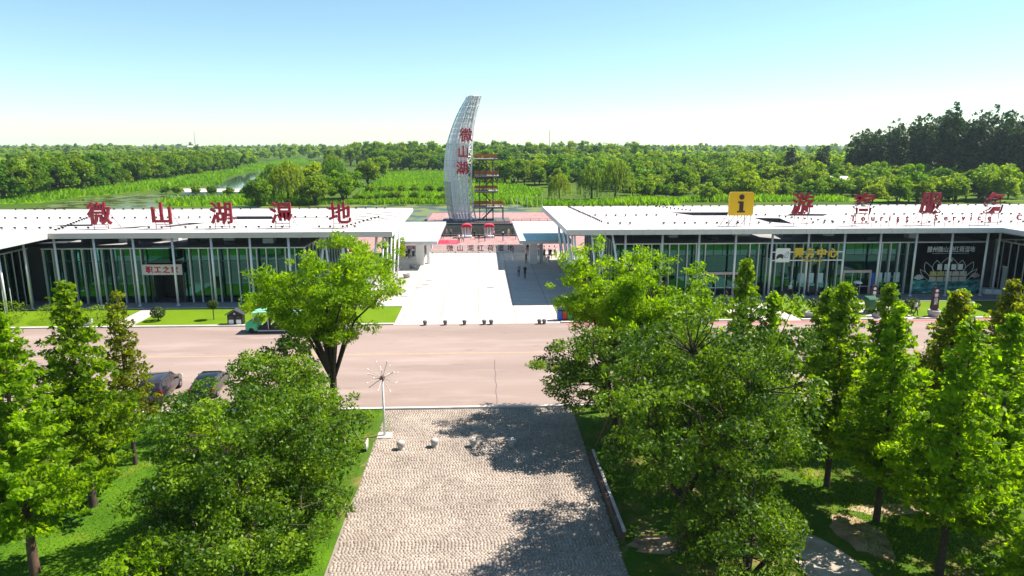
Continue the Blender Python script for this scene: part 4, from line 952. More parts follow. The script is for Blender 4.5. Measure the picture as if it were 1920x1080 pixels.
# bins
def recycling_bins(x, y, lb, s_=1.0):
    t = thing('sorting_bins', lb, 'bins', (x, y, .05))
    MB().box(-1.05 * s_, 1.05 * s_, .3, .36, 0, 1.25).build('back_board', M_white, t)
    for k, m in enumerate((M_blue, M_binred, M_bingreen, M_black)):
        xa = (-1.0 + .5 * k) * s_
        c = MB().box(xa + .03, xa + .47 * s_, -.28, .29, .05, .92).build('bin_body', m, t)
        MB().box(xa + .02, xa + .48 * s_, -.31, .295, .921, 1.0).build('bin_lid', m, c)
    MB().box(-1.1 * s_, 1.1 * s_, -.32, .42, 1.25, 1.31).build('shelter_roof', M_darkgrey, t)
recycling_bins(8.75, 69.2, 'row of blue, red, green and black sorting bins by the plaza corner')
recycling_bins(48.5, 77.1, 'row of sorting bins under the visitor centre columns', .9)
t = thing('house_shaped_bin', 'black house-shaped litter bin with pale panels by the west lawn', 'litter bin', (-25.3, 68.9, .05))
MB().prism([(-.75, 0), (.75, 0), (.75, 1.05), (0, 1.45), (-.75, 1.05)], -.4, .4, plane='XZ').build('bin_body', M_black, t)
MB().prism([(-.95, 1.0), (0, 1.5), (.95, 1.0), (.95, 1.1), (0, 1.62), (-.95, 1.1)], -.5, .5, plane='XZ').build('bin_roof', M_darkgrey, t)
for x in (-.38, .38): MB().box(x - .24, x + .24, -.43, -.401, .12, .55).build('panel', M_white, t); MB().box(x - .2, x + .2, -.43, -.401, .7, .85).build('slot', M_darkgrey, t)
MB().prism([(-.12, 1.1), (.12, 1.1), (0, 1.3)], -.43, -.401, plane='XZ').build('emblem', M_white, t)
t = thing('wheeled_bin', 'tall dark green wheeled bin on the white walk', 'wheeled bin', (42.2, 70.8, .02))
MB().add([(-.36, -.4, .08), (.36, -.4, .08), (.36, .4, .08), (-.36, .4, .08), (-.48, -.5, 1.6), (.48, -.5, 1.6), (.48, .5, 1.6), (-.48, .5, 1.6)], [(0, 3, 2, 1), (4, 5, 6, 7), (0, 1, 5, 4), (1, 2, 6, 5), (2, 3, 7, 6), (3, 0, 4, 7)]).build('bin_body', M_bin_green, t)
MB().add([(-.53, -.57, 1.61), (.53, -.57, 1.61), (.53, .55, 1.61), (-.53, .55, 1.61), (-.5, -.5, 1.70), (.5, -.5, 1.70), (.5, .5, 1.82), (-.5, .5, 1.82)], [(0, 3, 2, 1), (4, 5, 6, 7), (0, 1, 5, 4), (1, 2, 6, 5), (2, 3, 7, 6), (3, 0, 4, 7)]).build('bin_lid', M_bin_green, t)
for x in (-.36, .36): MB().lathe([(.13, -.05), (.13, .05)], 10, (x, .38, .13), axis='X').build('wheel', M_tyre, t)
MB().tube([(-.4, .6, 1.5), (.4, .6, 1.5)], .03, 6).build('handle', M_bin_green, t)

# stone pots, planters
def pot(x, y, s_, lb, plant=True, z=.012):
    t = thing('stone_planter', lb, 'planter', (x, y, z), 0, 'stone planters')
    MB().lathe([(.30 * s_, 0), (.36 * s_, .05 * s_), (.46 * s_, .3 * s_), (.5 * s_, .5 * s_), (.47 * s_, .56 * s_), (.40 * s_, .56 * s_), (.38 * s_, .46 * s_)], 14).build('pot', M_terracotta, t, True)
    return t
pot(41.9, 68.9, 1.25, 'grey stone planter beside the green wheeled bin'); pot(-10.55, 93.3, 1.1, 'large stone planter in the open near the west leaning posts')
pot(-10.48, 100.8, 1.0, 'stone planter just before the west gate pier'); pot(34.6, 69.3, 1.1, 'grey stone planter at the corner of the middle lawn')
pot(54.7, 72.8, 1.2, 'bluish stone planter standing on the far east lawn', z=.05); pot(-40.2, 68.9, 1.1, 'grey stone planter at the kerb of the far west lawn', z=.05)
pot(48.0, 68.75, 1.3, 'grey stone planter under the bottle-shaped maroon sign', z=.05)
# bottle shaped signs
def bottle_sign(x, y, z, lb, chars):
    t = thing('bottle_sign', lb, 'sign', (x, y, z))
    pr = [(-.28, 0), (-.42, .35), (-.36, .8), (-.34, 1.5), (-.44, 1.9), (-.40, 2.25), (-.22, 2.5), (0, 2.56), (.22, 2.5), (.40, 2.25), (.44, 1.9), (.34, 1.5), (.36, .8), (.42, .35), (.28, 0)]
    MB().prism(pr, -.12, .12, plane='XZ').build('sign_body', M_brown_sign, t)
    MB().tube([(0, -.15, 2.18), (0, -.121, 2.18)], .17, 12).build('round_emblem', M_white, t)
    for k, ch in enumerate(chars):
        me = text_mesh(ch, .40, .02, .01); me.materials.append(M_white); link('white_character', me, t, (0, -.135, 1.7 - .42 * k))
bottle_sign(48.0, 68.8, .72, 'tall maroon bottle-shaped sign on a planter at the far east lawn', '微山湖')
bottle_sign(44.0, 73.4, .02, 'maroon bottle-shaped sign beside the white walk near the second door', '微山湖')
# light pillar on the lawn, glass poster case
t = thing('light_pillar', 'slim white light pillar on the far east lawn', 'light', (57.3, 70.4, .05))
MB().box(-.13, .13, -.13, .13, 0, 2.1).build('pillar', M_white, t); MB().box(-.16, .16, -.16, .16, 2.101, 2.2).build('cap', M_fascia, t)
t = thing('poster_case', 'glass poster case with a green poster before the east wing', 'display case', (66.5, 79.6, 0))
for x in (-2.6, 2.6): MB().box(x - .12, x + .12, -.3, .3, .01, 3.3).build('case_post', M_fin, t)
MB().box(-2.75, 2.75, -.4, .4, 3.3, 3.5).build('case_roof', M_white_steel, t)
MB().box(-2.45, 2.45, -.04, .04, .6, 3.1).build('poster', M_poster_green, t)
MB().box(-2.47, 2.47, -.16, -.14, .5, 3.2).build('case_glass', M_case_glass, t)
b = MB().prism([(61.8, 79.7), (63.6, 79.3), (63.7, 80.6), (61.9, 80.9)], .01, .62).build('white_plinth', M_white); tag(b, 'low white plinth between the mural and the glass poster case', 'plinth')
# drain grates
for k, (x, y) in enumerate(((-8.37, 86.4), (-6.9, 96.0), (-7.65, 88.4), (-7.38, 91.3), (-9.6, 81.5), (.9, 86.2))):
    b = MB().box(x - .45, x + .45, y - .2, y + .2, .0, .018).build('drain_grate', M_grate); tag(b, 'flat dark drain grate let into the pale plaza', 'drain grate', 'plaza drain grates')
# motor scooters / ticket desks in the shade
for x, y, lb in ((35.2, 77.4, 'black barrow with a white label beside the apron kerb'),):
    t = thing('luggage_barrow', lb, 'barrow', (x, y, .012))
    MB().box(-.75, .75, -.45, .45, .35, 1.0).build('box_body', M_black, t)
    for sx in (-.5, .5):
        for sy in (-.46, .46): MB().lathe([(.2, -.05), (.2, .05)], 10, (sx, sy, .2), axis='Y').build('wheel', M_tyre, t)
    MB().tube([(-.75, 0, .9), (-1.1, 0, 1.25)], .03, 5).build('handle', M_darkgrey, t)
    MB().box(.15, .45, -.47, -.452, .5, .85).build('label_panel', M_white, t)
for x, lb in ((37.0, 'dark slatted bench against the ticket hall glass'), (40.3, 'dark bench below the pasted notices')):
    t = thing('bench', lb, 'bench', (x, 79.75, .012))
    for k in range(4): MB().box(-.85, .85, -.25 + k * .13, -.15 + k * .13, .42, .46).build('seat_slat', M_darkgrey, t)
    for k in range(4): MB().box(-.85, .85, .30, .34, .55 + .13 * k, .64 + .13 * k).build('back_slat', M_darkgrey, t)
    for sx in (-.7, .7): MB().box(sx - .04, sx + .04, -.25, .30, 0, .42).build('leg', M_black, t)

# ------------------------------------------------------------------ vehicles
def wheel(parent, x, y, r_, w_, side):
    t = MB().lathe([(r_ * .62, -w_ / 2), (r_ * .93, -w_ / 2), (r_, -w_ * .3), (r_, w_ * .3), (r_ * .93, w_ / 2), (r_ * .62, w_ / 2)], 20, (x, y, r_), axis='X').build('tyre', M_tyre, parent, True)
    rim = MB().lathe([(r_ * .6, -w_ * .42), (r_ * .6, w_ * .42)], 16, (x, y, r_), axis='X')
    for k in range(5):
        a = 2 * PI * k / 5; rim.cbox((x + side * w_ * .44, y + math.cos(a) * r_ * .3, r_ + math.sin(a) * r_ * .3), (.04, r_ * .6, r_ * .15), 0, a)
    rim.build('rim', M_rim, t)
def car(name, label, loc, rz, paint, suv=True):
    t = thing(name, label, 'car', loc, rz, 'cars parked along the near kerb')
    W = .92 if suv else .90; top = 1.68 if suv else 1.45; L = 4.7
    # stations along y (front = +y): y, bottom z, belt z, roof z, half width
    if suv: S = [(-2.33, .45, .80, .86, .78), (-2.25, .32, .98, 1.30, .88), (-2.0, .28, 1.04, 1.58, .92), (-1.2, .26, 1.05, 1.67, .92), (-.2, .26, 1.03, 1.68, .92), (.45, .26, 1.02, 1.60, .92), (1.25, .28, 1.00, 1.06, .91), (1.9, .30, .94, .97, .88), (2.25, .36, .78, .82, .80), (2.36, .45, .62, .66, .70)]
    else: S = [(-2.38, .42, .78, .84, .72), (-2.28, .30, .92, .98, .85), (-1.75, .26, .97, 1.03, .89), (-1.0, .24, .97, 1.38, .90), (-.3, .24, .95, 1.45, .90), (.3, .24, .94, 1.42, .90), (1.15, .25, .92, .98, .89), (1.8, .28, .85, .88, .86), (2.25, .34, .70, .74, .76), (2.38, .42, .58, .60, .66)]
    vs = []; fs = []
    for y, zb, zl, zr, hw in S:
        up = .78 if zr - zl > .2 else .97
        ring = [(-hw * .9, zb), (-hw, zb + .15), (-hw * 1.0, (zb + zl) / 2), (-hw * .97, zl), (-hw * up, zr - .05), (-hw * up * .85, zr), (hw * up * .85, zr), (hw * up, zr - .05), (hw * .97, zl), (hw, (zb + zl) / 2), (hw, zb + .15), (hw * .9, zb)]
        vs += [(x, y, z) for x, z in ring]
    n = 12
    for i in range(len(S) - 1):
        for k in range(n): fs.append((i * n + k, i * n + (k + 1) % n, (i + 1) * n + (k + 1) % n, (i + 1) * n + k))
    fs.append(tuple(range(n))); fs.append(tuple((len(S) - 1) * n + k for k in range(n)))
    body = MB().add(vs, fs).build('body', paint, t, True)
    md = body.modifiers.new('edge', 'BEVEL'); md.width = .03; md.segments = 2; md.limit_method = 'ANGLE'; md.angle_limit = R(32)
    def sidewin(y0, y1, za0, za1, zb0, zb1, s_):
        def xo(z): return s_ * (W * .97 - (W * .97 - W * .78) * (z - 1.03 + (0 if suv else .08)) / (.6 if suv else .45) + .012)
        q = [(xo(za0), y0, za0), (xo(za1), y1, za1), (xo(zb1), y1 - (.35 if zb1 < zb0 - .1 else 0), zb1), (xo(zb0), y0 + .03, zb0)]
        MB().add(q, [(0, 1, 2, 3)]).build('side_window', M_carglass, t)
    if suv: wins = [(-1.95, -1.25, 1.10, 1.10, 1.48, 1.57), (-1.2, -.28, 1.10, 1.09, 1.57, 1.58), (-.22, .62, 1.09, 1.08, 1.58, 1.46)]
    else: wins = [(-1.15, -.3, 1.01, 1.0, 1.27, 1.36), (-.24, .62, 1.0, .99, 1.36, 1.22)]
    for s_ in (-1, 1):
        for w_ in wins: sidewin(*w_, s_)
        MB().cbox((s_ * (W + .07), .68, 1.06), (.2, .1, .14)).build('wing_mirror', paint, t)
        MB().cbox((s_ * .70, -2.26 if suv else -2.30, .95 if suv else .85), (.3, .12, .22)).build('tail_lamp', M_tail, t)
        MB().cbox((s_ * .66, 2.24, .74 if suv else .68), (.34, .14, .12)).build('headlamp', M_headlamp, t)
        MB().cbox((s_ * (W + .005), .1, .98), (.012, 2.6, .025)).build('belt_trim', M_chrome, t)
        for yy in (-.5, .4): MB().cbox((s_ * (W + .008), yy, .9), (.03, .18, .03)).build('door_handle', M_chrome, t)
        if suv: MB().tube([(s_ * .66, -1.7, 1.72), (s_ * .66, .3, 1.73)], .025, 5).build('roof_rail', M_chrome, t)
        for yy in (-1.42, 1.42): wheel(t, s_ * (W - .10), yy, .36 if suv else .32, .23, s_)
    if suv:
        MB().add([(-.66, -2.24, 1.06), (.66, -2.24, 1.06), (.60, -2.07, 1.52), (-.60, -2.07, 1.52)], [(0, 1, 2, 3)]).build('rear_window', M_carglass, t)
        MB().add([(-.78, 1.16, 1.09), (.78, 1.16, 1.09), (.66, .53, 1.58), (-.66, .53, 1.58)], [(0, 1, 2, 3)]).build('windscreen', M_carglass, t)
    else:
        MB().add([(-.74, -1.70, 1.06), (.74, -1.70, 1.06), (.62, -1.04, 1.38), (-.62, -1.04, 1.38)], [(0, 1, 2, 3)]).build('rear_window', M_carglass, t)
        MB().add([(-.76, 1.06, 1.01), (.76, 1.06, 1.01), (.64, .37, 1.42), (-.64, .37, 1.42)], [(0, 1, 2, 3)]).build('windscreen', M_carglass, t)
    MB().cbox((0, -2.36 if suv else -2.39, .62), (.44, .02, .14)).build('number_plate', M_plate, t)
    return t
car('parked_car', 'dark brown sport utility car with red tail lamps beside the conical trees', (-23.75, 48.7, .0), R(6), M_carpaint, True)
car('parked_car', 'black sedan half hidden behind the round leafy tree', (-20.4, 49.4, .0), R(4), M_carpaint2, False)
# green shuttle cart, facing -X
ct = thing('shuttle_cart', 'mint green open shuttle cart parked by the west lawn', 'shuttle cart', (-23.0, 66.2, 0), 0)
b = MB()
vs = []; fs = []
S = [(-.30, .35, .70, .55), (-.22, .28, .98, .72), (.05, .25, 1.12, .80), (.45, .25, 1.22, .82), (.80, .25, 1.24, .82), (.95, .25, .60, .82)]
for x, zb, zt, hw in S: vs += [(x, -hw, zb), (x, -hw * 1.02, (zb + zt) / 2), (x, -hw * .85, zt), (x, hw * .85, zt), (x, hw * 1.02, (zb + zt) / 2), (x, hw, zb)]
for i in range(len(S) - 1):
    for k in range(6): fs.append((i * 6 + k, i * 6 + (k + 1) % 6, (i + 1) * 6 + (k + 1) % 6, (i + 1) * 6 + k))
fs.append(tuple(range(6))); fs.append(tuple(30 + k for k in range(6)))
MB().add(vs, fs).build('front_shell', M_cart_green, ct, False)
MB().box(.955, 4.9, -.82, .82, .28, .42).build('floor_pan', M_darkgrey, ct)
MB().box(.96, 4.9, -.83, .83, .20, .278).build('side_skirt', M_white, ct)
MB().box(4.55, 5.0, -.82, .82, .43, 1.05).build('rear_shell', M_cart_green, ct)
rv = [(.45, 2.02), (1.2, 2.14), (2.8, 2.18), (4.4, 2.14), (5.05, 2.02), (5.05, 1.95), (4.4, 2.05), (2.8, 2.09), (1.2, 2.05), (.45, 1.95)]
MB().prism(rv, -.92, .92, plane='XZ').build('roof', M_cart_roof, ct)
for x0, x1 in ((.55, .75), (2.0, 2.0), (3.2, 3.2), (4.7, 4.7)):
    for y in (-.78, .78): MB().tube([(x0, y, 1.2 if x0 < 1 else .42), (x1, y, 2.04)], .035, 6).build('roof_post', M_white, ct)
MB().add([(.52, -.74, 1.22), (.52, .74, 1.22), (.74, .74, 2.0), (.74, -.74, 2.0)], [(0, 1, 2, 3)]).build('windscreen', M_case_glass, ct)
for k in range(4):
    x = 1.35 + .85 * k
    s_ = MB().box(x, x + .48, -.76, .76, .62, .76).box(x + .05, x + .45, -.7, .7, .42, .62).build('bench_seat', M_seat, ct)
    MB().cbox((x + .56, 0, 1.08), (.12, 1.5, .62), 0, 0, .18).build('backrest', M_seat, s_)
MB().lathe([(.20, 0), (.20, .03)], 14, (1.05, .4, 1.2)).build('steering_wheel', M_black, ct)
for y in (-.5, .5): MB().cbox((-.24, y, .78), (.08, .2, .14)).build('headlamp', M_headlamp, ct)
for x in (.35, 4.1):
    for s_ in (-1, 1):
        ty = MB().lathe([(.17, -.09), (.26, -.09), (.28, -.05), (.28, .05), (.26, .09), (.17, .09)], 16, (x, s_ * .74, .28), axis='Y').build('tyre', M_tyre, ct, True)
        MB().lathe([(.165, -.08), (.165, .095)], 12, (x, s_ * .74, .28), axis='Y').build('rim', M_rim, ty)

# ------------------------------------------------------------------ people
def person_mesh(pose):
    """one skinned body, facing -Y, about 1.7 m; material slots: skin, top, trousers, hair, shoes"""
    V = []; E_ = []; Rr = []
    def add(p, r_, parent=None):
        V.append(p); Rr.append(r_); i = len(V) - 1
        if parent is not None: E_.append((parent, i))
        return i
    stride = {'stand': .04, 'walk': .30, 'stand2': .10}[pose]
    pel = add((0, 0, .93), .135); wst = add((0, 0, 1.10), .125, pel); ch = add((0, .0, 1.32), .15, wst); nk = add((0, -.01, 1.47), .058, ch)
    hd0 = add((0, -.02, 1.54), .075, nk); hd = add((0, -.025, 1.62), .092, hd0); add((0, -.02, 1.70), .062, hd)
    add((0, -.115, 1.60), .018, hd)                       # nose
    for s_ in (-1, 1):
        ff = s_ * stride / 2
        hip = add((s_ * .095, 0, .88), .092, pel); kn = add((s_ * .105, -.03 - ff * .9, .49), .06, hip); an = add((s_ * .11, .03 - ff * 1.5, .10), .042, kn)
        he = add((s_ * .11, .04 - ff * 1.5, .05), .045, an); add((s_ * .12, -.13 - ff * 1.5, .04), .035, he)
        sh = add((s_ * .185, 0, 1.40), .062, ch); sw = -ff * .9
        if pose == 'stand2' and s_ == 1: el = add((s_ * .25, -.05, 1.14), .043, sh); wr = add((s_ * .12, -.26, 1.20), .03, el); dr = Vector((-.5, -.8, .15)).normalized()
        else: el = add((s_ * .235, .03 - sw * .5, 1.12), .043, sh); wr = add((s_ * .255, -.05 - sw * 1.3, .87), .029, el); dr = Vector((0, -.15, -1)).normalized()
        w_ = Vector(V[wr]); pm = w_ + dr * .07; pa = add(tuple(pm), .032, wr)
        side = Vector((0, 1, 0)) if abs(dr.z) > .7 else Vector((0, 0, 1))
        for k in range(4):
            ln = (.062, .075, .07, .055)[k]; b0 = pm + side * (.024 - .016 * k) * -1 + dr * .012
            q = add(tuple(b0 + dr * .03), .0095, pa); add(tuple(b0 + dr * (.03 + ln) + Vector((-s_ * .02, 0, 0))), .0085, q)
        q = add(tuple(w_ + dr * .035 - side * .034), .0105, pa); add(tuple(w_ + dr * .07 - side * .055), .0095, q)
    me = bpy.data.meshes.new('person_body'); me.from_pydata(V, E_, [])
    o = bpy.data.objects.new('person_body', me); C.objects.link(o)
    sk = o.modifiers.new('skin', 'SKIN'); sk.use_smooth_shade = True
    for i, sv in enumerate(me.skin_vertices[0].data): sv.radius = (Rr[i], Rr[i]); sv.use_root = (i == 0)
    ss = o.modifiers.new('sub', 'SUBSURF'); ss.levels = 1; ss.render_levels = 1
    bpy.context.view_layer.update()
    out = bpy.data.meshes.new_from_object(o.evaluated_get(bpy.context.evaluated_depsgraph_get()))
    bpy.data.objects.remove(o); bpy.data.meshes.remove(me)
    for m in range(5): out.materials.append(None)
    for p in out.polygons:
        c = p.center; i = 0
        if c.z < .075: i = 4
        elif c.z < .97 and abs(c.x) < .20 and not (abs(c.x) > .21): i = 2
        elif c.z < 1.485 and not (abs(c.x) > .18 and c.z < 1.16): i = 1
        if c.z > 1.60 and (c.y > -.06 or c.z > 1.68): i = 3
        elif c.z > 1.53 and c.y > .015: i = 3
        p.material_index = i; p.use_smooth = True
    return out
PM = {k: person_mesh(k) for k in ('stand', 'walk', 'stand2')}
SKIN = mat('skin', (0.42, 0.26, 0.18), 0.6); HAIR = mat('black_hair', (0.012, 0.010, 0.010), 0.6); SHOE = mat('shoes', (0.03, 0.03, 0.03), 0.6)
CL = dict(black=mat('cloth_black', (0.015, 0.015, 0.018), 0.8), white=mat('cloth_white', (0.72, 0.71, 0.70), 0.8), navy=mat('cloth_navy', (0.02, 0.03, 0.07), 0.8), grey=mat('cloth_grey', (0.25, 0.25, 0.26), 0.8),
          pink=mat('cloth_pink', (0.62, 0.28, 0.36), 0.8), beige=mat('cloth_beige', (0.48, 0.40, 0.30), 0.8), blue=mat('cloth_blue', (0.06, 0.13, 0.32), 0.8), tan=mat('cloth_tan', (0.30, 0.22, 0.15), 0.8))
def person(x, y, z, rz, pose, top, leg, lb, h=1.0, extra=None):
    t = thing('person', lb, 'person', (x, y, z), rz)
    o = link('body', PM[pose], t); o.scale = (h, h, h)
    for i, m in enumerate((SKIN, CL[top], CL[leg], HAIR, SHOE)):
        o.material_slots[i].link = 'OBJECT'; o.material_slots[i].material = m
    if extra == 'hat':
        MB().lathe([(.20, 1.68), (.20, 1.695), (.105, 1.70), (.10, 1.77), (.06, 1.79)], 12, (0, -.01, 0)).build('hat', CL['white'], t)
    if extra == 'skirt':
        MB().lathe([(.13, 1.0), (.17, .9), (.27, .52)], 12).build('skirt', CL['white'], t)
    if extra == 'umbrella':
        u = MB().tube([(.18, -.28, 1.15), (.18, -.28, 2.1)], .012, 5).build('umbrella_shaft', M_darkgrey, t)
        MB().lathe([(.52, 1.82), (.42, 1.97), (.24, 2.07), (.02, 2.11)], 10, (.18, -.28, 0)).build('umbrella_canopy', CL['white'], u)
    return t
Q = .012
for a in [(4.95, 93.4, Q, .4, 'stand', 'grey', 'navy', 'person in a grey top standing in the roof shade'), (5.75, 92.2, Q, -.5, 'stand2', 'black', 'black', 'person all in black standing in the roof shade', 1.06),
          (28.7, 78.0, Q, 1.4, 'walk', 'black', 'navy', 'person in dark clothes walking past the pink-framed door'), (44.7, 78.6, Q, -.2, 'stand2', 'black', 'black', 'person in black holding a pale umbrella near the second door', 1.0, 'umbrella'),
          (46.4, 69.3, .02, 1.2, 'walk', 'white', 'navy', 'person in a white top walking at the kerb by the maroon sign'), (-7.9, 133.2, Q, .3, 'walk', 'black', 'black', 'person in black walking near the red mat corner'),
          (-7.3, 136.0, Q, .1, 'stand', 'tan', 'grey', 'person in tan leaning by the black railing'), (-6.4, 136.2, Q, -.6, 'walk', 'grey', 'black', 'person in grey stepping along the black railing'),
          (-4.5, 127.2, Q, .2, 'walk', 'white', 'black', 'person in a loose white top walking behind the fence', 1.04), (-3.8, 127.9, Q, .5, 'walk', 'white', 'navy', 'person in white and navy walking a step behind another'),
          (-1.6, 132.2, Q, 0, 'stand', 'black', 'black', 'person in black standing between the two red-topped stands'), (-.75, 127.7, Q, 2.6, 'walk', 'black', 'grey', 'person in black and grey striding behind the fence lettering'),
          (2.1, 133.6, Q, .4, 'walk', 'pink', 'navy', 'person in a pink top beside the farther red-topped stand'), (3.85, 129.7, Q, -1.0, 'walk', 'black', 'blue', 'person in black with a pale hat crossing the square', 1.03, 'hat'),
          (5.1, 135.8, Q, 0, 'stand', 'beige', 'beige', 'person in beige standing at the black railing end'), (7.55, 114.2, Q, .2, 'stand', 'black', 'tan', 'person in black standing at the fence end by the pier'),
          (6.7, 104.8, Q, .9, 'stand2', 'grey', 'black', 'person in grey and black in front of the east pier'), (9.9, 102.2, Q, -.4, 'stand', 'pink', 'white', 'person in pink with a white skirt beside the east pier', 1.0, 'skirt'),
          (10.9, 108.6, Q, .1, 'walk', 'navy', 'black', 'person in navy walking toward the east turnstiles'), (-9.6, 134.6, Q, .9, 'walk', 'blue', 'black', 'person in blue walking at the far side of the red mat'), (.4, 129.6, Q, -.8, 'walk', 'beige', 'navy', 'person in beige and navy walking between the stands and the fence'),
          (6.6, 132.0, Q, 1.2, 'walk', 'tan', 'black', 'person in tan and black walking on the red square near the east canopy'), (-12.0, 110.4, Q, .2, 'stand', 'navy', 'black', 'person in navy waiting at the west turnstiles'), (11.9, 109.8, Q, .4, 'stand', 'white', 'grey', 'person in white and grey waiting at the outer east turnstile'),
          (37.05, 79.2, Q, .1, 'stand', 'white', 'black', 'person with a pale hat waiting at the ticket hall glass', 1.0, 'hat')]:
    person(*a)

# ------------------------------------------------------------------ trees
def unit(n, rng):
    v = rng.standard_normal((n, 3)); return v / np.linalg.norm(v, axis=1, keepdims=True)
def leaf_quads(cen, out, rng, ln, wd, up=.5, outw=.5, tint=None, fold=.15, hang=0.0):
    n = len(cen)
    nr = unit(n, rng) + np.array([0, 0, up]) + out * outw; nr /= np.linalg.norm(nr, axis=1, keepdims=True)
    u = unit(n, rng) + np.array([0, 0, -hang]); u -= nr * (u * nr).sum(1, keepdims=True); u /= np.linalg.norm(u, axis=1, keepdims=True)
    v = np.cross(nr, u); s = rng.uniform(.5, 1.5, (n, 1)); L = ln * s / 2; W = wd * s / 2
    V = np.empty((n, 4, 3)); V[:, 0] = cen - u * L; V[:, 1] = cen + v * W + nr * fold * W; V[:, 2] = cen + u * L; V[:, 3] = cen - v * W + nr * fold * W
    F_ = np.arange(n * 4).reshape(n, 4)
    return V.reshape(-1, 3), F_, tint
def clump_leaves(clumps, per, rng, flat=.75, hollow=.45):
    """leaf centres in balls; returns centres, outward vectors, tint"""
    cs, os_, ts = [], [], []
    for (c, r_) in clumps:
        k = max(4, int(per * (r_ ** 2)))
        d = unit(k, rng); rr = (hollow + (1 - hollow) * rng.random((k, 1))) ** .8 * r_ * rng.uniform(.8, 1.1, (k, 1))
        p = d * rr; p[:, 2] *= flat
        cs.append(np.asarray(c) + p); os_.append(d); ts.append(np.clip(rng.uniform(.12, .82) + rng.normal(0, .2, k), 0, 1))
    return np.concatenate(cs), np.concatenate(os_), np.concatenate(ts)
def bent(a, b, rng, sag=.1, n=4):
    a, b = np.asarray(a, float), np.asarray(b, float); L = np.linalg.norm(b - a); off = rng.normal(0, sag * L, 3); off[2] = abs(off[2]) * .6
    return [tuple(a + (b - a) * t + off * math.sin(PI * t) * .6) for t in np.linspace(0, 1, n)]

def gen_broad(seed, H, trunk_h, Rx, ncl, clr, per, ln, wd, low=0.35, tr=.16, Ry=None, twigs=True, hang=0.0, flat=.75, gap=0.0):
    rng = np.random.default_rng(seed); Ry = Ry or Rx
    cz = trunk_h + (H - trunk_h) * .48; az = (H - trunk_h) / 2
    lob = [(unit(1, rng)[0], rng.uniform(.18, .48)) for _ in range(9)]
    cl = []; tries = 0
    while len(cl) < ncl and tries < ncl * 30:
        tries += 1
        d = unit(1, rng)[0]
        if d[2] < -low - .25: continue
        sc = .66 + sum(a * max(0, float(d @ v)) ** 5 for v, a in lob)
        r_ = (rng.random() ** .42) * sc
        p = np.array([d[0] * Rx * r_, d[1] * Ry * r_, cz + d[2] * az * r_])
        if p[2] < trunk_h * .75: continue
        if gap and any(np.linalg.norm((p - q) * np.array([1, 1, 1.2])) < gap for q, _ in cl): continue
        cl.append((p, clr * rng.uniform(.6, 1.35)))
    T = MB()
    fork = np.array([0, 0, trunk_h])
    T.tube([(0, 0, -.05), (.02, .01, trunk_h * .5), tuple(fork)], [tr * 1.25, tr, tr * .9], 9, cap=False)
    limbs = []
    for k in range(7):
        a = 2 * PI * k / 7 + rng.uniform(-.3, .3); rr = rng.uniform(.35, .65)
        e = np.array([math.cos(a) * Rx * rr, math.sin(a) * Ry * rr, cz + az * rng.uniform(-.1, .6)])
        pl = bent(fork - [0, 0, .15], e, rng, .08, 5); T.tube(pl, [tr * .62, tr * .5, tr * .38, tr * .26, tr * .14], 6, cap=False); limbs += [np.array(p) for p in pl[1:]]
    top = bent(fork - [0, 0, .1], (0, 0, H * .93), rng, .04, 6); T.tube(top, [tr * .75, tr * .6, tr * .45, tr * .3, tr * .2, tr * .06], 6, cap=False); limbs += [np.array(p) for p in top[1:]]
    if twigs:
        LB = np.array(limbs)
        for c, r_ in cl:
            q = LB[np.argmin(((LB - c) ** 2).sum(1) + 3 * np.maximum(0, LB[:, 2] - c[2] + .3))]
            T.tube(bent(q, c, rng, .08, 3), [tr * .2, tr * .14, tr * .06], 4, cap=False)
    cen, out, tint = clump_leaves(cl, per, rng, flat)
    V, F_, tint = leaf_quads(cen, out, rng, ln, wd, .3, .55, tint, hang=hang)
    return T, V, F_, tint

def gen_vase(seed, H, trunk_h, Rx, nl, per, ln, wd, tr=.22):
    """ash with steep forking limbs and airy layered foliage"""
    rng = np.random.default_rng(seed); T = MB(); cl = []
    fork = np.array([.05, 0, trunk_h]); T.tube([(0, 0, -.05), (.03, 0, trunk_h * .5), tuple(fork)], [tr * 1.3, tr * 1.05, tr], 10, cap=False)
    for k in range(nl):
        a = 2 * PI * k / nl + rng.uniform(-.35, .35); reach = rng.uniform(.45, 1.0); zt = H * rng.uniform(.70, .98) if reach < .75 else H * rng.uniform(.62, .84)
        e = np.array([math.cos(a) * Rx * reach, math.sin(a) * Rx * reach, zt])
        mid = fork + (e - fork) * .5 + np.array([-math.cos(a), -math.sin(a), 0]) * Rx * .12 + np.array([0, 0, H * .06])
        pl = [fork - [0, 0, .2], fork + (mid - fork) * .5, mid, mid + (e - mid) * .55, e]; T.tube([tuple(p) for p in pl], [tr * .55, tr * .45, tr * .34, tr * .2, tr * .06], 6, cap=False)
        for j in range(7):
            t = rng.uniform(.35, 1.0); i = min(3, int(t * 4)); q = pl[i] + (pl[i + 1] - pl[i]) * (t * 4 - i)
            d = unit(1, rng)[0]; d[2] = abs(d[2]) * .5 - .12; c = q + d * rng.uniform(.5, 1.3) + np.array([math.cos(a), math.sin(a), 0]) * .35
            T.tube(bent(q, c, rng, .1, 3), [tr * .16, tr * .1, tr * .04], 4, cap=False)
            for _ in range(2):
                cl.append((c + rng.normal(0, .38, 3), rng.uniform(.42, .80)))
        cl.append((e, .6)); cl.append((e + rng.normal(0, .4, 3), .55))
    cen, out, tint = clump_leaves(cl, per, rng, .62, .3)
    V, F_, tint = leaf_quads(cen, out, rng, ln, wd, .35, .4, tint, hang=.5)
    return T, V, F_, tint

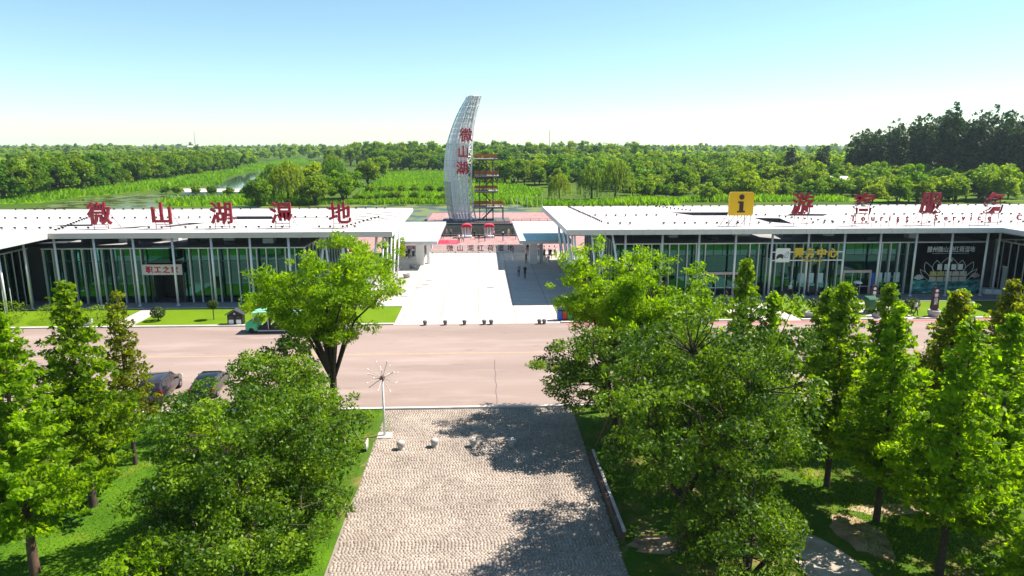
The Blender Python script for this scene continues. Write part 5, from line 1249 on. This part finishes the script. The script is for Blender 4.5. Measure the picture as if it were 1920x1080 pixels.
def gen_conifer(seed, H, z0, Rm, nb, per, ln, wd, tr=.15, thin_top=False, cap_pow=.85):
    rng = np.random.default_rng(seed); T = MB(); cl = []
    lean = rng.normal(0, .12, 2)
    ax = lambda z: np.array([lean[0] * (z / H) ** 2, lean[1] * (z / H) ** 2, z])
    T.tube([tuple(ax(H * k / 6)) if k else (0, 0, -.05) for k in range(7)], [tr * 1.3, tr, tr * .82, tr * .62, tr * .42, tr * .22, .015], 8, cap=False)
    for k in range(nb):
        f = (k + rng.random()) / nb; z = z0 + (H - z0 - .15) * f; a = k * 2.4 + rng.uniform(-.4, .4)
        L = Rm * (1 - f) ** cap_pow * rng.uniform(.72, 1.18) + .18
        if f < .12: L *= .75 + f * 2
        s0 = ax(z); tip = s0 + np.array([math.cos(a) * L, math.sin(a) * L, L * rng.uniform(.02, .38)])
        pl = bent(s0, tip, rng, .05, 4); T.tube(pl, [tr * .22 * (1 - f * .6), tr * .15 * (1 - f * .6), tr * .1 * (1 - f * .6), .008], 4, cap=False)
        m = max(2, int(L / .42))
        for j in range(m):
            t = .22 + .8 * (j + rng.random()) / m; q = s0 + (tip - s0) * min(1.05, t)
            if thin_top and f > .8 and rng.random() < .5: continue
            cl.append((q + rng.normal(0, .09, 3) + [0, 0, -.04], (.23 + .17 * L / Rm) * rng.uniform(.6, 1.3)))
    cen, out, tint = clump_leaves(cl, per, rng, .62, .3)
    V, F_, tint = leaf_quads(cen, out, rng, ln, wd, .3, .5, tint)
    return T, V, F_, tint

def gen_willow(seed, H, Rx, ns, ln, wd):
    rng = np.random.default_rng(seed); T = MB(); cs = []; ts = []; os_ = []
    T.tube([(0, 0, -.05), (.1, 0, H * .3), (0, .1, H * .5)], [.3, .24, .2], 7, cap=False)
    for k in range(7):
        a = 2 * PI * k / 7; T.tube([(0, .1, H * .42), (math.cos(a) * Rx * .3, math.sin(a) * Rx * .3, H * .68), (math.cos(a) * Rx * .62, math.sin(a) * Rx * .62, H * .80)], [.15, .1, .04], 5, cap=False)
    for k in range(ns):
        a = rng.uniform(0, 2 * PI); r_ = math.sqrt(rng.random()) * Rx; zt = H * (1 - .42 * (r_ / Rx) ** 2.2) * rng.uniform(.9, 1.02)
        ll = H * rng.uniform(.18, .5) * (.4 + .8 * r_ / Rx); m = int(ll / (ln * .5)) + 2; tt = rng.uniform(.2, .8)
        for j in range(m):
            u = j / m; cs.append((math.cos(a) * (r_ + .25 * u) + rng.normal(0, .08), math.sin(a) * (r_ + .25 * u) + rng.normal(0, .08), max(.4, zt - ll * u))); ts.append(np.clip(tt + rng.normal(0, .12), 0, 1)); os_.append((math.cos(a), math.sin(a), 0))
    V, F_, t = leaf_quads(np.array(cs), np.array(os_), rng, ln, wd, .35, .9, np.array(ts), hang=3.0)
    return T, V, F_, t

def make_tree(name, label, loc, gen, leafm, barkm=None, group=None, cat='tree', rz=0):
    T, V, F_, tint = gen
    t = thing(name, label, cat, loc, rz, group)
    T.build('trunk', barkm or M_bark, t, True)
    o = link('crown', np_mesh('crown', V, F_, leafm, tint), t)
    return t

# left row of young redwoods
make_tree('conical_tree', 'tall conical bright green tree cut by the left picture edge', (-19.3, 27.0, 0), gen_conifer(11, 11.6, 2.2, 3.1, 170, 270, .23, .12, .17), LF_conifer_y, M_bark_red)
make_tree('conical_tree', 'tall pointed green conical tree in front of the west lawn walk', (-19.9, 32.6, 0), gen_conifer(12, 11.7, 1.9, 2.8, 170, 270, .23, .12, .16), LF_conifer)
make_tree('conical_tree', 'slimmer yellowing conical tree with a bare wispy tip', (-20.1, 37.3, 0), gen_conifer(13, 10.3, 2.2, 1.7, 105, 240, .22, .11, .11, True), LF_conifer_brown)
make_tree('conical_tree', 'yellow-green conical tree at the far left lawn edge', (-24.3, 30.0, 0), gen_conifer(14, 9.5, 1.4, 2.5, 110, 240, .23, .12, .14), LF_conifer_y)
make_tree('conical_tree', 'low leafy conical tree by the kerb at the left picture edge', (-33.0, 45.6, 0), gen_conifer(15, 8.2, 1.5, 2.1, 80, 170, .22, .11, .13), LF_conifer_y)
# rounded evergreens on the left
make_tree('round_tree', 'round evergreen tree standing just before the parked sedan', (-11.2, 37.4, 0), gen_broad(21, 7.3, .6, 3.1, 95, .66, 400, .18, .095, gap=.78, flat=.62), LF_broad)
make_tree('round_tree', 'large spreading evergreen filling the lower left of the path', (-10.6, 31.2, 0), gen_broad(22, 6.8, .3, 5.2, 190, .70, 400, .17, .09, gap=.84, flat=.62), LF_broad)
make_tree('round_tree', 'low evergreen with pale new shoots at the bottom picture edge', (-10.3, 26.6, 0), gen_broad(23, 4.8, .2, 4.6, 140, .64, 420, .16, .085, gap=.8, flat=.62), LF_broad_d)
make_tree('round_tree', 'small yellow-green bush at the bottom edge before the evergreens', (-12.6, 24.0, 0), gen_broad(24, 3.4, .4, 1.9, 60, .45, 360, .16, .08), LF_conifer_y)
# the two ashes
make_tree('ash_tree', 'wide airy bright green ash with a dark forked trunk', (-10.2, 44.2, 0), gen_vase(31, 11.9, 2.6, 5.0, 24, 270, .22, .085, .23), LF_ash)
make_tree('ash_tree', 'airy yellow-green ash rising beside the plaza shadow', (8.3, 44.1, 0), gen_vase(32, 11.6, 3.4, 3.4, 18, 250, .22, .085, .24), LF_ash)
make_tree('ash_tree', 'leafy yellow-green ash between the plaza and the east lawn', (11.6, 42.0, 0), gen_vase(33, 10.6, 3.0, 3.4, 19, 270, .22, .09, .22), LF_ash)
# dark evergreens on the right
make_tree('round_tree', 'dark evergreen leaning over the sett path bollards', (8.0, 39.0, 0), gen_broad(41, 8.0, 1.5, 4.2, 135, .66, 400, .18, .095, tr=.22, gap=.8, flat=.5), LF_broad_d)
make_tree('round_tree', 'big dense evergreen casting the large shadow on the setts', (8.9, 27.6, 0), gen_broad(42, 10.0, 2.4, 4.2, 150, .68, 400, .17, .09, tr=.20, gap=.9, flat=.62), LF_broad_d)
make_tree('round_tree', 'big dense evergreen growing behind the low wall', (11.6, 29.2, 0), gen_broad(43, 9.8, 2.2, 4.0, 140, .68, 400, .17, .09, tr=.20, gap=.9, flat=.62), LF_broad)
make_tree('round_tree', 'dense evergreen between the ashes and the conical trees', (13.0, 34.5, 0), gen_broad(44, 8.6, 1.8, 3.6, 110, .66, 390, .18, .095, tr=.2, gap=.88, flat=.62), LF_broad)
make_tree('round_tree', 'low bushy evergreen at the bottom edge right of the low wall', (10.9, 24.9, 0), gen_broad(45, 5.0, .4, 3.0, 80, .60, 420, .16, .085, gap=.75, flat=.62), LF_broad_d)
# right rows of redwoods
for i, (x, y, h, r_, lf, lb) in enumerate((
        (16.8, 42.0, 11.1, 1.55, LF_conifer, 'slender dark conical tree pointing at the roof information sign'), (18.3, 41.2, 9.0, 1.7, LF_conifer_y, 'bright lime conical tree right behind the slender dark one'),
        (18.3, 32.9, 11.3, 2.0, LF_conifer, 'dark green conical tree whose tip meets the second door'), (19.0, 29.4, 10.8, 2.1, LF_conifer_y, 'yellow-green conical tree behind the brown soil patch'),
        (19.4, 25.3, 11.4, 2.4, LF_conifer_y, 'bright conical tree with bare lower trunk near the garden path'), (23.6, 37.6, 10.3, 1.9, LF_conifer, 'conical tree with a feathery tip before the white walk'),
        (24.6, 33.6, 10.7, 2.1, LF_conifer_brown, 'brownish-tipped conical tree in front of the bottle sign'), (24.2, 29.0, 10.6, 2.3, LF_conifer_y, 'lush lime conical tree in the middle of the right-hand group'),
        (28.6, 39.0, 9.6, 1.8, LF_conifer_y, 'short conical tree at the kerb of the right-hand group'), (29.4, 34.4, 10.4, 2.1, LF_conifer_brown, 'olive-brown conical tree toward the right picture edge'),
        (25.0, 24.6, 10.0, 2.5, LF_conifer_y, 'lime conical tree at the bottom right picture corner'), (33.2, 40.4, 9.8, 2.0, LF_conifer_brown, 'dull conical tree at the right picture edge by the road'),
        (20.6, 21.0, 6.6, 2.2, LF_conifer_y, 'low lime conical tree at the bottom edge right of the path'), (22.6, 42.4, 8.8, 1.6, LF_conifer, 'small dark conical tree close to the near kerb'))):
    make_tree('conical_tree', lb, (x, y, 0), gen_conifer(60 + i, h, 2.4 if i not in (12, 1) else .8, r_ * 1.12, int(115 + r_ * 14), 260, .23, .12, .14), lf, M_bark)
# clipped and small plants on the far lawns
def topiary(x, y, r_, h, lb, stem=.25, m=None, name='topiary_bush', cat='bush'):
    rng = np.random.default_rng(int(abs(x * 13))); d = unit(900, rng); c = d * r_ * rng.uniform(.75, 1.03, (900, 1)); c[:, 2] = c[:, 2] * h / (2 * r_) + stem + h / 2
    T = MB(); T.tube([(0, 0, 0), (0, 0, stem + h * .5)], .05, 6)
    V, F_, t_ = leaf_quads(c, d, rng, .16, .10, .2, .9, np.clip(rng.normal(.5, .2, 900), 0, 1))
    t = thing(name, lb, cat, (x, y, .05)); T.build('stem', M_bark, t); link('foliage', np_mesh('foliage', V, F_, m or LF_topiary, t_), t)
topiary(24.1, 72.0, .85, 1.3, 'round clipped bush on the lawn beside the plaza'); topiary(-33.9, 70.6, .75, 1.2, 'round clipped bush by the white west walk')
topiary(36.2, 71.4, .8, 1.2, 'dark clipped bush on the middle lawn'); topiary(47.0, 71.0, .8, 1.3, 'clipped bush next to the maroon bottle sign'); topiary(59.2, 71.1, .85, 1.3, 'clipped bush behind the white light pillar')
topiary(-28.3, 70.8, .55, .9, 'small round-headed sapling near the house-shaped bin', 1.2, LF_topiary, 'sapling', 'sapling'); topiary(51.2, 70.6, .45, .9, 'thin sapling on the far east lawn', 1.1, LF_bg_y, 'sapling', 'sapling')
topiary(25.8, 70.0, .3, .45, 'tiny dark plant at the edge of the east walk', .1); topiary(35.4, 69.2, .5, .7, 'yellow-green plant in the planter at the middle lawn', .3, LF_bg_y)
topiary(-40.2, 70.8, 2.0, 1.6, 'wide flowering hedge clump on the far west lawn', 0, LF_bg_y, 'hedge_clump', 'hedge'); topiary(-44.3, 71.4, 2.2, 1.9, 'broad shrub clump before the outer west columns', 0, LF_bg_y, 'hedge_clump', 'hedge'); topiary(-49.5, 70.5, 2.4, 2.2, 'tall shrub clump under the west roof wing', 0, LF_bg, 'hedge_clump', 'hedge')
make_tree('round_tree', 'slim green tree behind the west leaning posts', (-12.6, 98.0, 0), gen_broad(71, 6.2, 1.0, 1.6, 40, .6, 200, .3, .16, tr=.1), LF_bg_y)

# ------------------------------------------------------------------ woods beyond the pavilions
def protos():
    P_ = {}
    def mk(key, gen, lf, bk=M_bark): P_[key] = (gen[0].mesh('trunk', bk, True), np_mesh('crown', gen[1], gen[2], lf, gen[3]))
    for i in range(3): mk('round%d' % i, gen_broad(100 + i, 10, .7, 4.6, 95, 1.2, 30, .75, .48, tr=.22, twigs=False), LF_bg)
    for i in range(2): mk('bright%d' % i, gen_broad(110 + i, 10, .6, 4.8, 95, 1.2, 30, .75, .48, tr=.22, twigs=False), LF_bg_y)
    for i in range(3): mk('olive%d' % i, gen_broad(120 + i, 10, .8, 4.2, 90, 1.1, 32, .7, .45, tr=.22, twigs=False), LF_bg_olive)
    for i in range(3): mk('poplar%d' % i, gen_broad(130 + i, 10, 1.2, 1.35, 75, .62, 60, .42, .26, tr=.14, twigs=False, low=.9), LF_poplar)
    for i in range(2): mk('slim%d' % i, gen_broad(160 + i, 10, 1.0, 1.9, 75, .75, 50, .5, .32, tr=.14, twigs=False, low=.9), LF_bg)
    for i in range(2): mk('willow%d' % i, gen_willow(140 + i, 10, 4.4, 330, .8, .22), LF_willow)
    for i in range(2): mk('shrub%d' % i, gen_broad(150 + i, 10, .3, 5.6, 70, 1.5, 22, .9, .6, tr=.2, twigs=False, low=.9), LF_bg_y)
    return P_
PR = protos(); RG = random.Random(77)
def bgtree(kind, x, y, h, label, group, name, ws=1.0):
    ks = [k for k in PR if k.startswith(kind)]; tr, cr = PR[RG.choice(ks)]
    t = thing(name, label, 'tree', (x, y, 0), RG.uniform(0, 6.28), group); s = h / 10
    t.scale = (s * ws * RG.uniform(.9, 1.1), s * ws * RG.uniform(.9, 1.1), s)
    link('trunk', tr, t); link('crown', cr, t)
KW = dict(round='dark round', bright='bright yellow-green', olive='dull olive', shrub='low spreading')
# A: olive belt along the left bank
for rowi in range(4):
    for k in range(34):
        u = (k + RG.uniform(-.3, .3)) / 33
        x = -158 - 26 * u - rowi * 10 + RG.uniform(-3, 3) - (18 * rowi * u * .5); y = 236 + 290 * u + RG.uniform(-4, 4)
        if x / y < -.73: continue
        kd = 'olive' if RG.random() < .8 else 'round'
        bgtree(kd, x, y, RG.uniform(11.5, 15), KW[kd] + ' tree in the ' + ('front row' if rowi == 0 else 'inner rows') + ' of the belt along the far left bank', 'trees of the belt along the left bank', 'bank_tree')
# B: cluster between river and reed field
for i, (x, y, h, kd, lb) in enumerate(((-60.3, 216, 13, 'willow', 'pale willow standing left of the dark pair behind the west roof'), (-67.5, 226, 12, 'willow', 'drooping willow beside the sand terrace'), (-62.3, 240, 13.5, 'bright', 'tall round bright tree behind the sand terrace willows'),
        (-51.6, 214, 9, 'round', 'dark round tree over the last west character'), (-44.5, 221, 9.5, 'bright', 'bright round tree at the reed field corner'), (-47, 240, 10.5, 'bright', 'bright tree one row behind the reed field corner'),
        (-64, 300, 14, 'willow', 'tall willow on the river branch bank'), (-50.5, 307, 12, 'round', 'dark round tree on the reed field edge'), (-57, 380, 13, 'round', 'dark dome-shaped tree at the far reed corner'), (-56, 266, 12.5, 'willow', 'soft willow in the middle of the river cluster'),
        (-66.5, 206, 8.5, 'round', 'low dark tree hugging the west pavilion back edge'), (-55, 232, 8, 'round', 'low dark tree between the two bright ones'))):
    bgtree(kd, x, y, h, lb, 'trees between the river and the reed field', 'riverside_tree')
for k in range(24):
    x = -43 + k * 1.5 + RG.uniform(-.8, .8); fr = k % 3 != 0
    bgtree('round', x, (231 if fr else 262) - .18 * (x + 43) + RG.uniform(-1.5, 1.5), RG.uniform(1.8, 3.2) if fr else RG.uniform(2.5, 3.8), 'dark low shrub ' + ('along the near edge of' if fr else 'standing inside') + ' the reed field', 'shrubs of the reed field', 'reed_field_shrub', 1.2)
# C: dark row at the back of the reed field
for rowi in range(3):
    for k in range(13):
        bgtree('round', -72 + k * 7.2 + RG.uniform(-2, 2), 470 + rowi * 14 + RG.uniform(-4, 4), RG.uniform(12, 16), 'dark round tree in the row closing the reed field', 'trees closing the reed field', 'field_edge_tree')
# D: woods right of the tower
for i, (x, y, h, kd, lb) in enumerate(((25.1, 223, 9.0, 'willow', 'low willow nearest the sail tower on the right'), (36.5, 229, 11.8, 'willow', 'wide dark-hearted willow, second from the tower'), (45.0, 231, 13.2, 'willow', 'tallest willow behind the visitor centre roof'),
        (73.6, 222, 6.0, 'shrub', 'round bright bush behind the visitor centre roof'), (88, 226, 8.5, 'bright', 'bright tree behind the yellow information sign'), (98.3, 236, 6.5, 'shrub', 'bright bush just right of the yellow information sign'), (152.0, 222, 8.0, 'shrub', 'lime bush behind the third crimson character'), (168, 224, 8.2, 'shrub', 'lime bush behind the last crimson character'))):
    bgtree(kd, x, y, h, lb, 'trees behind the visitor centre', 'garden_tree')
for k in range(26):
    x = -4 + k * 2.6 + RG.uniform(-1.5, 1.5); kd = RG.choice(('round', 'round', 'bright')); bgtree(kd, x, 300 + RG.uniform(0, 55) + k * 1.0, RG.uniform(9.5, 13), KW[kd] + ' tree in the grove right of the sail tower', 'trees of the grove right of the tower', 'grove_tree')
for k in range(230):
    y = 250 + 200 * (RG.random() ** 1.0); x = RG.uniform(.08, .68) * y + 8
    if (y < 285 and x < 52) or (x < 26 and y < 330): continue
    kd = RG.choice(('round', 'round', 'bright', 'olive'))
    bgtree(kd, x, y, RG.uniform(7.5, 11) if y < 330 else RG.uniform(10, 14), KW[kd] + (' tree in the front of' if y < 300 else ' tree deep in' if y > 380 else ' tree in the middle of') + ' the mixed wood behind the visitor centre', 'trees of the mixed wood', 'wood_tree')
for k in range(60):
    y = RG.uniform(234, 262); x = RG.uniform(54, 172)
    kd = RG.choice(('round', 'bright', 'round', 'shrub'))
    bgtree(kd, x, y, RG.uniform(4.5, 7.5), KW[kd] + ' small tree on the bank right behind the visitor centre' + (' near the willows' if x < 90 else ' near the shed' if x > 125 else ' behind the yellow sign'), 'bank trees behind the visitor centre', 'bank_side_tree', 1.1)
for k in range(26):
    y = RG.uniform(196, 250); x = RG.uniform(120, 172) * y / 215
    kd = RG.choice(('round', 'bright', 'olive')); bgtree(kd, x, y, RG.uniform(7, 11), KW[kd] + ' tree in front of the tall poplars', 'trees in front of the poplars', 'fore_tree', 1.05)
# E: tall poplar wood
for rowi in range(6):
    for k in range(20):
        u = k / 19; x = 172 + 58 * u + rowi * 10 + RG.uniform(-2, 2); y = 318 - 68 * u + rowi * 15 + RG.uniform(-3, 3)
        h = (23 + 8.5 * min(1, u * 2.2)) * RG.uniform(.9, 1.06)
        bgtree('poplar', x, y, h, ('tall dark poplar at the front of' if rowi == 0 else 'tall dark poplar inside') + ' the wood beyond the visitor centre', 'poplars of the tall wood', 'poplar_tree', 1.0)
for x, y, h in ((160, 322, 18), (165.5, 330, 21), (156, 345, 20)): bgtree('poplar', x, y, h, 'shorter poplar standing apart before the tall wood', 'poplars apart from the wood', 'poplar_tree', 1.2)
for k in range(64):
    bgtree('slim', -125 + k * 4.2 + RG.uniform(-3, 3), 590 + RG.uniform(-25, 40), RG.uniform(17, 21.5), 'slim poplar rising over the wood behind the sail tower', 'poplars behind the sail tower', 'poplar_tree', 1.25)
# far woods that read as one mass
def far_wood():
    rng = np.random.default_rng(9); CS = []; TT = []; SZ = []; OO = []
    def forest(n, fy, fx, hh, rr):
        for _ in range(n):
            y = fy(); x = fx(y); h = hh(); r_ = rr() ; k = 26
            d = unit(k, rng); d[:, 2] = np.abs(d[:, 2]) * 1.0 - .15; c = d * np.array([r_, r_, h * .5]) * rng.uniform(.7, 1.05, (k, 1)) + [x, y, h * .5]
            CS.append(c); OO.append(d); TT.append(np.clip(rng.uniform(.2, .8) + rng.normal(0, .15, k), 0, 1)); SZ.append(np.full(k, r_ * .72))
    u = rng.uniform
    forest(1500, lambda: u(500, 1500), lambda y: u(-.78, -.25) * y if u() < .5 else u(-.78, .85) * y, lambda: u(9, 14), lambda: u(3, 4.5))
    forest(700, lambda: u(440, 900), lambda y: u(.03, .8) * y + 12, lambda: u(9, 13), lambda: u(3, 4.5))
    forest(260, lambda: u(250, 520), lambda y: -u(200, 330) * y / 300, lambda: u(11, 14.5), lambda: u(3.4, 4.6))
    forest(1500, lambda: 900 + 2400 * u() ** 1.4, lambda y: u(-.8, .9) * y, lambda: u(12, 20) * (1.0 if u() < .8 else 1.25), lambda: u(3.5, 6))
    forest(160, lambda: u(620, 760), lambda y: u(-.19, .20) * y, lambda: u(17, 23), lambda: u(2, 3))
    cen = np.concatenate(CS); out = np.concatenate(OO); sz = np.concatenate(SZ)[:, None]; n = len(cen)
    keep = ~((cen[:, 0] > -230 * cen[:, 1] / 600 - 0) & (cen[:, 0] < -52 * cen[:, 1] / 300) & (cen[:, 1] < 760) & (cen[:, 1] > 300) & (cen[:, 0] > -.285 * cen[:, 1] - 20) )
    nr = unit(n, rng) * .7 + out + [0, 0, .35]; nr /= np.linalg.norm(nr, axis=1, keepdims=True); a = unit(n, rng); a -= nr * (a * nr).sum(1, keepdims=True); a /= np.linalg.norm(a, axis=1, keepdims=True); b_ = np.cross(nr, a)
    V = np.stack([cen - a * sz, cen + b_ * sz * .75, cen + a * sz, cen - b_ * sz * .75], 1)[keep]
    t = np.concatenate(TT)[keep]
    o = link('distant_wood', np_mesh('distant_wood', V.reshape(-1, 3), np.arange(len(V) * 4).reshape(-1, 4), LF_bg, t)); tag(o, 'distant flat woodland stretching to the horizon', 'woodland', kind='stuff')
far_wood()
# reeds and rough grass
def scatter_blades(name, label, polys, n, h, w_, m, seed, z=0.0, cat='reeds', lean=.35):
    rng = np.random.default_rng(seed); pts = []
    areas = [abs(sum(p[i][0] * p[(i + 1) % len(p)][1] - p[(i + 1) % len(p)][0] * p[i][1] for i in range(len(p)))) / 2 for p in polys]
    def inside(x, y, q):
        c = np.zeros(len(x), bool); j = len(q) - 1
        for i in range(len(q)):
            cond = ((q[i][1] > y) != (q[j][1] > y)) & (x < (q[j][0] - q[i][0]) * (y - q[i][1]) / (q[j][1] - q[i][1] + 1e-9) + q[i][0]); c ^= cond; j = i
        return c
    for p, a in zip(polys, areas):
        k = int(n * a / sum(areas)); xs = np.array([q[0] for q in p]); ys = np.array([q[1] for q in p]); got = []
        while sum(len(g) for g in got) < k:
            x = rng.uniform(xs.min(), xs.max(), k); y = rng.uniform(ys.min(), ys.max(), k); ok = inside(x, y, p); got.append(np.stack([x[ok], y[ok]], 1))
        pts.append(np.concatenate(got)[:k])
    P = np.concatenate(pts); n = len(P); a = rng.uniform(0, PI, n); hh = h * rng.uniform(.55, 1.25, n)
    den = .5 + .5 * np.sin(P[:, 0] * .13 + 1.7 * np.sin(P[:, 1] * .07)) * np.sin(P[:, 1] * .09 + P[:, 0] * .04); hh *= .6 + .7 * den
    dx, dy = np.cos(a) * w_ / 2, np.sin(a) * w_ / 2; lx, ly = rng.normal(0, lean, n) * hh, rng.normal(0, lean, n) * hh
    V = np.empty((n, 4, 3)); V[:, 0] = np.stack([P[:, 0] - dx, P[:, 1] - dy, np.full(n, z)], 1); V[:, 1] = np.stack([P[:, 0] + dx, P[:, 1] + dy, np.full(n, z)], 1)
    V[:, 2] = np.stack([P[:, 0] + dx * .25 + lx, P[:, 1] + dy * .25 + ly, z + hh], 1); V[:, 3] = np.stack([P[:, 0] - dx * .25 + lx, P[:, 1] - dy * .25 + ly, z + hh], 1)
    t = np.clip(.25 + .5 * den + rng.normal(0, .18, n), 0, 1)
    o = link(name, np_mesh(name, V.reshape(-1, 3), np.arange(n * 4).reshape(-1, 4), m, t)); return tag(o, label, cat, kind='stuff')
scatter_blades('reeds', 'bright green reeds filling the field left of the sail tower', [reed], 26000, 1.5, .7, LF_reed, 1, lean=.3)
scatter_blades('marsh_plants', 'lush green marsh plants along the left bank', [marsh, [(-105, 225), (-86, 250), (-78, 256), (-60, 250), (-50, 215), (-92, 208)]], 22000, 1.5, .9, LF_reed, 2, lean=.35)
scatter_blades('reed_fringe', 'pale reed fringe along the pond behind the pavilions', [[(-75, 214), (60, 212), (60, 219), (-75, 222)], [(48, 217), (120, 219), (120, 230), (48, 230)], [(12, 205), (60, 205), (60, 212), (12, 212)]], 9000, 1.6, .6, LF_reed, 3)
scatter_blades('lawn_grass', 'short grass of the lawn under the conical trees', [[(-34, 24), (-7.1, 24), (-7.1, 44.8), (-34, 44.8)]], 42000, .11, .045, LF_grass, 4, .02, 'grass', .5)
scatter_blades('rough_grass', 'patchy rough grass under the right-hand trees', [[(17.2, 24), (36, 24), (36, 44.8), (17.2, 44.8)], [(6.7, 31), (17, 31), (17, 44.8), (6.7, 44.8)]], 30000, .13, .05, LF_grass, 5, .02, 'grass', .5)
# small shrubs on the sand terrace, its posts, a far shed, masts
for i, (x, y) in enumerate(((-112, 258), (-104, 254), (-98, 254), (-92, 254), (-86, 253.5), (-118, 262))):
    bgtree('round', x, y, RG.uniform(2.2, 4.2), 'small dark shrub before the pale sand terrace', 'shrubs before the sand terrace', 'terrace_shrub', 1.1)
t = thing('pergola', 'dark post frame at the end of the sand terrace', 'pergola', (-84, 266, .3))
for x in (-2, 2):
    for y in (-2, 2): MB().box(x - .15, x + .15, y - .15, y + .15, 0, 3.4).build('post', M_darkgrey, t)
MB().box(-2.4, 2.4, -2.4, 2.4, 3.4, 3.6).build('top_frame', M_darkgrey, t)
t = thing('farm_shed', 'pale-roofed shed half hidden in the wood behind the visitor centre', 'shed', (141, 262, 0), R(-12))
MB().box(-7, 7, -4, 4, 0, 4.2).build('wall', M_house_wall, t)
MB().add([(-7.6, -4.8, 4.0), (7.6, -4.8, 4.0), (7.6, 0, 6.2), (-7.6, 0, 6.2), (-7.6, 4.8, 4.0), (7.6, 4.8, 4.0)], [(0, 1, 2, 3), (3, 2, 5, 4), (0, 3, 4), (1, 5, 2)]).build('roof', M_house_roof, t)
for x in (-4, 0, 4): MB().box(x - .7, x + .7, -4.05, -4.002, 1.2, 2.6).build('window', M_carglass, t)
t = thing('radio_mast', 'thin mast rising over the distant trees right of the tower', 'mast', (62, 640, 0))
MB().tube([(0, 0, 0), (0, 0, 32)], [.35, .16], 6).build('mast_pole', M_darkgrey, t)
for z in (27, 29.5): MB().box(-1.0, 1.0, -.12, .12, z, z + .25).build('crossarm', M_darkgrey, t)
t = thing('radio_mast', 'tiny mast on the far left horizon above the wood', 'mast', (-480, 1190, 0))
MB().tube([(0, 0, 0), (0, 0, 40)], [.5, .25], 6).build('mast_pole', M_darkgrey, t)
t = thing('distant_hall', 'long pale hall far off on the left horizon', 'building', (-505, 1150, 0))
MB().box(-32, 32, -10, 10, 0, 15).build('wall', M_house_wall, t); MB().box(-33, 33, -11, 11, 15, 17).build('roof', M_house_roof, t)
# thin fountain poles in the pond right of the tower
for k in range(7):
    b = MB().tube([(8.5 + k * 1.5, 199 + .3 * k, 0), (8.5 + k * 1.5, 199 + .3 * k, 3.6)], .05, 5).lathe([(.16, 0), (.12, .1)], 8, (8.5 + k * 1.5, 199 + .3 * k, 0)).build('pond_pole', M_white); tag(b, 'thin pale pole in the pond right of the tower', 'pole', 'pond poles')

# ------------------------------------------------------------------ haze
hz = MB().box(-5200, 5200, -200, 5000, -1.0, 60).build('haze', None or mat('haze_volume', (1, 1, 1)))
hz['kind'] = 'stuff'; hz['label'] = 'thin pale summer haze over the wetland'; hz['category'] = 'haze'
hm = MATS['haze_volume']; hn = hm.node_tree; hn.nodes.remove(hn.nodes['Principled BSDF'])
pv = hn.nodes.new('ShaderNodeVolumePrincipled'); pv.inputs['Color'].default_value = (0.72, 0.88, 1.0, 1); pv.inputs['Density'].default_value = 0.00009; pv.inputs['Anisotropy'].default_value = 0.2
hn.links.new(pv.outputs[0], hn.nodes['Material Output'].inputs['Volume'])
